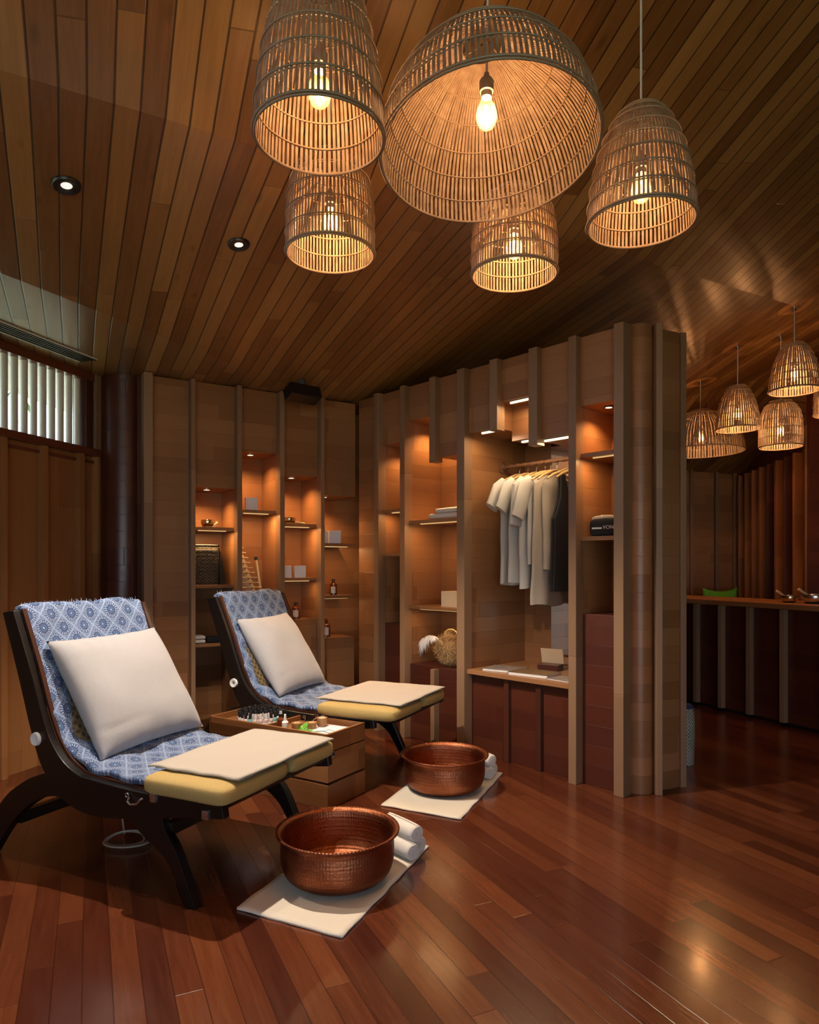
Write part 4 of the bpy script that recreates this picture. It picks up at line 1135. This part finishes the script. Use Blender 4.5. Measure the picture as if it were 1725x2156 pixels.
for k, t_ in enumerate((1.62, 1.70)):
    o = thing('spare_hanger', ['spare wooden hanger just right of the black tank top', 'spare wooden hanger closest to the right post of the clothes bay'][k], 'hanger', (*BW(t_, .39), 2.003), FB[1]-.3, 'spare hangers')
    hanger(o)

# bench things
def flatbox(name, label, cat, t_, d_, z, sx, sy, h, mat, rz, cover=None, group=None):
    o = thing(name, label, cat, (*BW(t_, d_), z), FB[1]+rz, group)
    P('pages', o, 'label', (-sx/2+.003, sx/2-.002, -sy/2+.003, sy/2-.003, .0015, h-.0015), bev=0)
    P('cover', o, mat, (-sx/2, sx/2, -sy/2, sy/2, h-.0015, h), (-sx/2, sx/2, -sy/2, sy/2, 0, .0015), (-sx/2, -sx/2+.003, -sy/2, sy/2, 0, h), bev=0)
    return o
flatbox('magazine', 'pale picture magazine at the left of the bench', 'magazine', 1.16, .16, .59, .26, .20, .018, 'magazine', .25, group='books on the bench')
flatbox('hardback_book', 'tan patterned book in the middle of the bench', 'book', 1.42, .14, .59, .29, .20, .022, 'book_tan', .15, group='books on the bench')
flatbox('booklet', 'thin grey booklet at the right front edge of the bench', 'booklet', 1.68, .12, .59, .20, .15, .010, 'magazine', -.05, group='books on the bench')
o = thing('gift_box', 'small open box with a raised cream lid at the back of the bench', 'box', (*BW(1.36, .40), .59), FB[1]+.25)
P('tray', o, 'panel_dark', (-.075, .075, -.05, .05, 0, .042))
b = MB(); b.prism([(0, 0), (.004, 0), (-.026, .105), (-.030, .105)], 0, .16); b.T = None
lid = b; l2 = MB(); l2.T = Matrix.Translation((-.08, .05, .04)) @ Matrix.Rotation(PI/2, 4, 'Z') @ Matrix.Scale(-1, 4, (0, 1, 0)); l2.v = [l2.T @ v for v in lid.v]; l2.f = lid.f; l2.build('lid', 'box_kraft', o)
# end bay
o = thing('black_pouch', 'round black pouch with white lettering beside the partition end post', 'pouch', (*BW(1.975, .13), 1.485), FB[1]+.2)
b = soft_box(-.10, .10, -.06, .06, .0, .115, wob=.006); b.build('pouch_body', 'black_soft', o, smooth=True)
b = soft_box(-.09, .09, -.05, .05, .085, .128, wob=.008); b.build('folded_top', 'cream_towel', o, smooth=True, label='pale folded cloth stuffed in the top')
fc = bpy.data.curves.new('l', 'FONT'); fc.body = 'VON'; fc.size = .030; fc.extrude = .0006; fc.align_x = 'CENTER'
fo = bpy.data.objects.new('l', fc); COL.objects.link(fo)
me = bpy.data.meshes.new_from_object(fo); COL.objects.unlink(fo); me.materials.append(MAT['label'])
lt_ = bpy.data.objects.new('lettering', me); COL.objects.link(lt_); lt_.parent = o; lt_.location = (.02, -.0625, .045); lt_.rotation_euler = (PI/2, 0, 0); lt_['label'] = 'white lettering'
P('white_patch', o, 'label', (-.08, -.02, -.0625, -.058, .045, .055), bev=0)
o = thing('tent_card', 'tiny folded card standing left of the black pouch', 'card', (*BW(1.885, .09), 1.485), FB[1]+.4)
b = MB(); b.prism([(-.014, 0), (-.011, 0), (0, .036), (.011, 0), (.014, 0), (.002, .040), (-.002, .040)], -.012, .012); b.build('card', 'skin_brown', o)
o = thing('small_carton', 'small pale carton on the low top beside the end post', 'box', (*BW(2.065, .10), 1.02), FB[1]+.1)
P('carton', o, 'label', (-.022, .022, -.02, .02, 0, .055), bev=.001); P('lid', o, 'box_white', (-.0225, .0225, -.0205, .0205, .055, .062), bev=.001)

# ------------------------------------------------------------------ far room : counter, wall, seat
ct = thing('reception_counter', 'long dark timber counter with upright battens in the far room', 'counter', (*FK[0], 0), FK[1])
P('front_panel', ct, 'panel_dark', (-1.2, 3.0, .03, .06, .0, .96), bev=0)
P('counter_body', ct, 'panel_dark', (-1.2, 3.0, .06, .55, .0, .96), bev=0)
P('counter_top', ct, 'panel', (-1.25, 3.0, -.05, .60, .96, 1.005), bev=.004)
for t0 in (-.31, -.038, .255, .559, .89, 1.25, 1.6): P('batten', ct, 'post', (t0, t0+.042, -.02, .03, .03, .96))
P('plinth', ct, 'black', (-1.2, 3.0, .025, .03, 0, .03), bev=0)
def KW(t, d): return L2W(FK, t, d)
x, y = KW(1.03, .20); metal_bowl('larger shiny metal bowl on the counter', x, y, 1.006, .092, .075, 'metal bowls on the counter', mat='steel', ring=False)
o = thing('pestle', 'pale pestle resting in the larger metal bowl', 'pestle', (x-.03, y, 1.075), 0, 'pestles on the counter')
b = MB(); b.tube([(.03, 0, -.03), (-.04, 0, .012), (-.10, -.01, .05)], .010, 8, rad=[.008, .009, .012]); b.build('rod', 'box_kraft', o, smooth=True)
x, y = KW(.83, .17); metal_bowl('smaller metal bowl on the counter left of the larger one', x, y, 1.006, .066, .06, 'metal bowls on the counter', mat='brass', ring=False)
o = thing('pestle', 'pale pestle resting in the smaller metal bowl', 'pestle', (x-.02, y, 1.055), 0, 'pestles on the counter')
b = MB(); b.tube([(.03, 0, -.025), (-.03, 0, .012), (-.09, -.01, .05)], .009, 8, rad=[.008, .009, .011]); b.build('rod', 'box_kraft', o, smooth=True)
o = thing('back_bench', 'low dark bench behind the counter carrying the green cushion', 'bench', (3.45, 7.65, 0))
P('seat', o, 'panel_dark', (-.4, .4, -.25, .25, .60, .68)); 
for sx in (-.38, .30): P('leg', o, 'post_dark', (sx, sx+.08, -.2, .2, 0, .60))
def gc(a, c):
    u = 2*a-1; v = 2*c-1; return (.185*u*(1+.06*abs(v)**3), .05*((1-u**4)*(1-v**4))**.5, .19+.19*v*(1+.10*abs(u)**3)-.03*(1-u*u)*max(0, v)), (a, c)
def gc2(a, c):
    p, q = gc(a, c); return (p[0], -p[1], p[2]), q
b = MB(); b.grid(gc, 20, 20); b.grid(gc2, 20, 20); o = b.build('green_cushion', 'green', loc=(3.46, 7.60, .685), smooth=True)
tag(o, 'bright green cushion standing behind the counter', 'cushion')
# far walls
wb = thing('wall_back', 'far panelled wall with upright battens behind the counter', 'wall', (3.2, 8.5, 0)); wb['kind'] = 'structure'
P('panelling', wb, 'panel', (-.4, .95, .04, .08, 0, 2.6), bev=0)
for x0 in (.32, .64, .86): P('batten', wb, 'post', (x0-.02, x0+.02, 0, .04, 0, 2.55))
P('dark_gap', wb, 'post_dark', (.61, .62, .03, .04, 0, 2.5), bev=0)
wr_o = V((4.07, 8.5)); wr_d = (V((3.72, 6.35))-wr_o); wr_l = wr_d.length; wra = math.atan2(wr_d.y, wr_d.x)
wr = thing('wall_right', 'dark battened wall turning towards the camera behind the counter', 'wall', (*wr_o, 0), wra); wr['kind'] = 'structure'
P('panelling', wr, 'panel_dark', (-.1, wr_l, .10, .14, 0, 2.62), bev=0)
for k in range(9):
    x0 = .12+k*.245; P('batten', wr, 'post_dark' if k % 2 == 0 and k > 3 else 'panel_vert', (x0, x0+.05, -.02, .10, 0, 2.42))
b = MB(); b.lathe([(.14, 0), (.14, 2.6)], 32, (wr_l-.12, .16, 0)); b.build('rounded_panel', 'panel_dark', wr, smooth=True)
P('end_post', wr, 'post', (wr_l+.06, wr_l+.12, -.06, .0, 0, 2.62))
e0 = wr_l+.10
b = MB(); b.prismz([(e0, -.06), (e0+.05, -.06), (e0-.1, 2.2), (e0-.15, 2.2)], 0, 3.3); b.build('end_panel', 'panel_dark', wr)
# basket with roll beside the column
o = thing('woven_basket', 'pale woven floor basket half hidden behind the rounded column', 'basket', (1.80, 4.56, 0))
b = MB(); b.lathe([(p.x, p.y) for p in smooth_line([(0, .004), (.085, .004), (.095, .02), (.10, .20), (.098, .34), (.09, .37), (.086, .34), (.088, .2), (.084, .02), (0, .015)], 4)], 40, caps=False); b.build('basket_body', 'wicker_pale', o, smooth=True)
o = thing('paper_roll', 'pale blue roll standing upright in the floor basket', 'roll', (1.79, 4.56, .02))
b = MB(); b.tube([(0, 0, 0), (.0, 0, .60)], .027, 16); b.build('roll_body', 'box_white', o, smooth=True)
o = thing('blue_cloth', 'dark blue cloth tucked in the floor basket', 'cloth', (1.845, 4.53, .20))
soft_box(-.03, .03, -.04, .04, 0, .20).build('cloth_body', simple('navy_cloth', (.02, .03, .09), .9), o, smooth=True)

# ------------------------------------------------------------------ rear of the room behind the camera (opening to the garden)
rb = MB(); rb.box(-6, -1.9, -4.4, -4.3, 0, 9); rb.box(2.9, 9, -4.4, -4.3, 0, 9); rb.box(-1.9, 2.9, -4.4, -4.3, 2.3, 9)
struct(rb.build('wall_rear', 'panel_dark'), 'rear wall with a wide garden opening behind the camera', 'wall')
rb = MB(); rb.box(8.9, 9, -4.4, 9.3, 0, 9); struct(rb.build('wall_right_far', 'panel_dark'), 'dark right wall outside the picture', 'wall')
rb = MB(); rb.T = Matrix.Translation((*FC[0], 0)) @ Matrix.Rotation(FC[1], 4, 'Z'); rb.box(-10, .06, .05, .09, 2.68, 5.6); rb.box(-10, -7.2, .05, .09, 0, 5.6)
struct(rb.build('trim_1', 'panel_dark'), 'upper left wall strip above the window', 'wall')

def wallseg(name, p0, p1, th, z0, z1, label):  # unseen walls added to keep stray daylight from leaking in
    a = V(p0); c = V(p1); n_ = V((-(c-a).y, (c-a).x)).normalized()*th/2
    b = MB(); b.prismz([a-n_, c-n_, c+n_, a+n_], z0, z1); struct(b.build(name, 'panel_dark'), label, 'wall')
wallseg('wall_middle', (-.3, 6.72), (2.45, 6.12), .06, 0, 3.6, 'unseen dark wall added behind the partition to block stray daylight')
wallseg('wall_passage', (2.45, 6.12), (2.6, 9.2), .06, 0, 3.4, 'unseen dark wall added left of the far room to block daylight')
wallseg('wall_end', (2.5, 9.2), (9, 9.2), .1, 0, 9, 'unseen dark wall added at the far end to block daylight')
wallseg('wall_behind', L2W(FA, -.4, .5), L2W(FA, 2.3, .5), .05, 0, 3.1, 'unseen dark wall added behind the shelving to stop a daylight leak')
wallseg('wall_nook', (-.33, 6.2), (-.28, 6.75), .06, 0, 3.2, 'unseen dark filler added at the shelving corner to stop daylight')
rb = MB(); rb.box(4.3, 9, 2.6, 9.3, 6.2, 6.3); rb.box(2.3, 9, 6.9, 9.3, 3.6, 3.7); struct(rb.build('trim_2', 'panel_dark'), 'unseen slab added above the far room to block sky light', 'roof')  # unseen slab added against sky light leaking in from above
lw = MB(); lw.box(-22, -3.6, -14, 14, -.1, .02); lw.box(-3.6, 10, -16, -4.6, -.1, .02)  # unseen lawn added to throw sunlight up through the louvres
struct(lw.build('ground', simple('lawn', (.34, .38, .20), .9, var=.3, vs=3)), 'unseen sunlit lawn added to bounce daylight onto the ceiling', 'ground')
light('sun', 'SUN', (-4, -2, 8), 20, (1, .96, .88), angle=.01, rot=V((-.5, .25, -.83)).to_track_quat('-Z', 'Y').to_euler())
# ------------------------------------------------------------------ daylight
w = bpy.data.worlds.new('world'); SC.world = w; w.use_nodes = True
nt = w.node_tree; bg = nt.nodes['Background']
bg.inputs[0].default_value = (.72, .84, 1., 1); bg.inputs[1].default_value = 3.6

# ------------------------------------------------------------------ view
SC.view_settings.view_transform = 'Standard'; SC.view_settings.look = 'None'; SC.view_settings.gamma = 1; SC.view_settings.use_curve_mapping = False
SC.view_settings.exposure = 0.40
cy = SC.cycles
cy.use_denoising = True
try: cy.denoiser = 'OPENIMAGEDENOISE'; cy.denoising_input_passes = 'RGB_ALBEDO_NORMAL'
except Exception: pass
cy.max_bounces = 8; cy.diffuse_bounces = 4; cy.glossy_bounces = 4; cy.transmission_bounces = 6; cy.transparent_max_bounces = 16
cy.caustics_reflective = False; cy.caustics_refractive = False; cy.sample_clamp_indirect = 4.
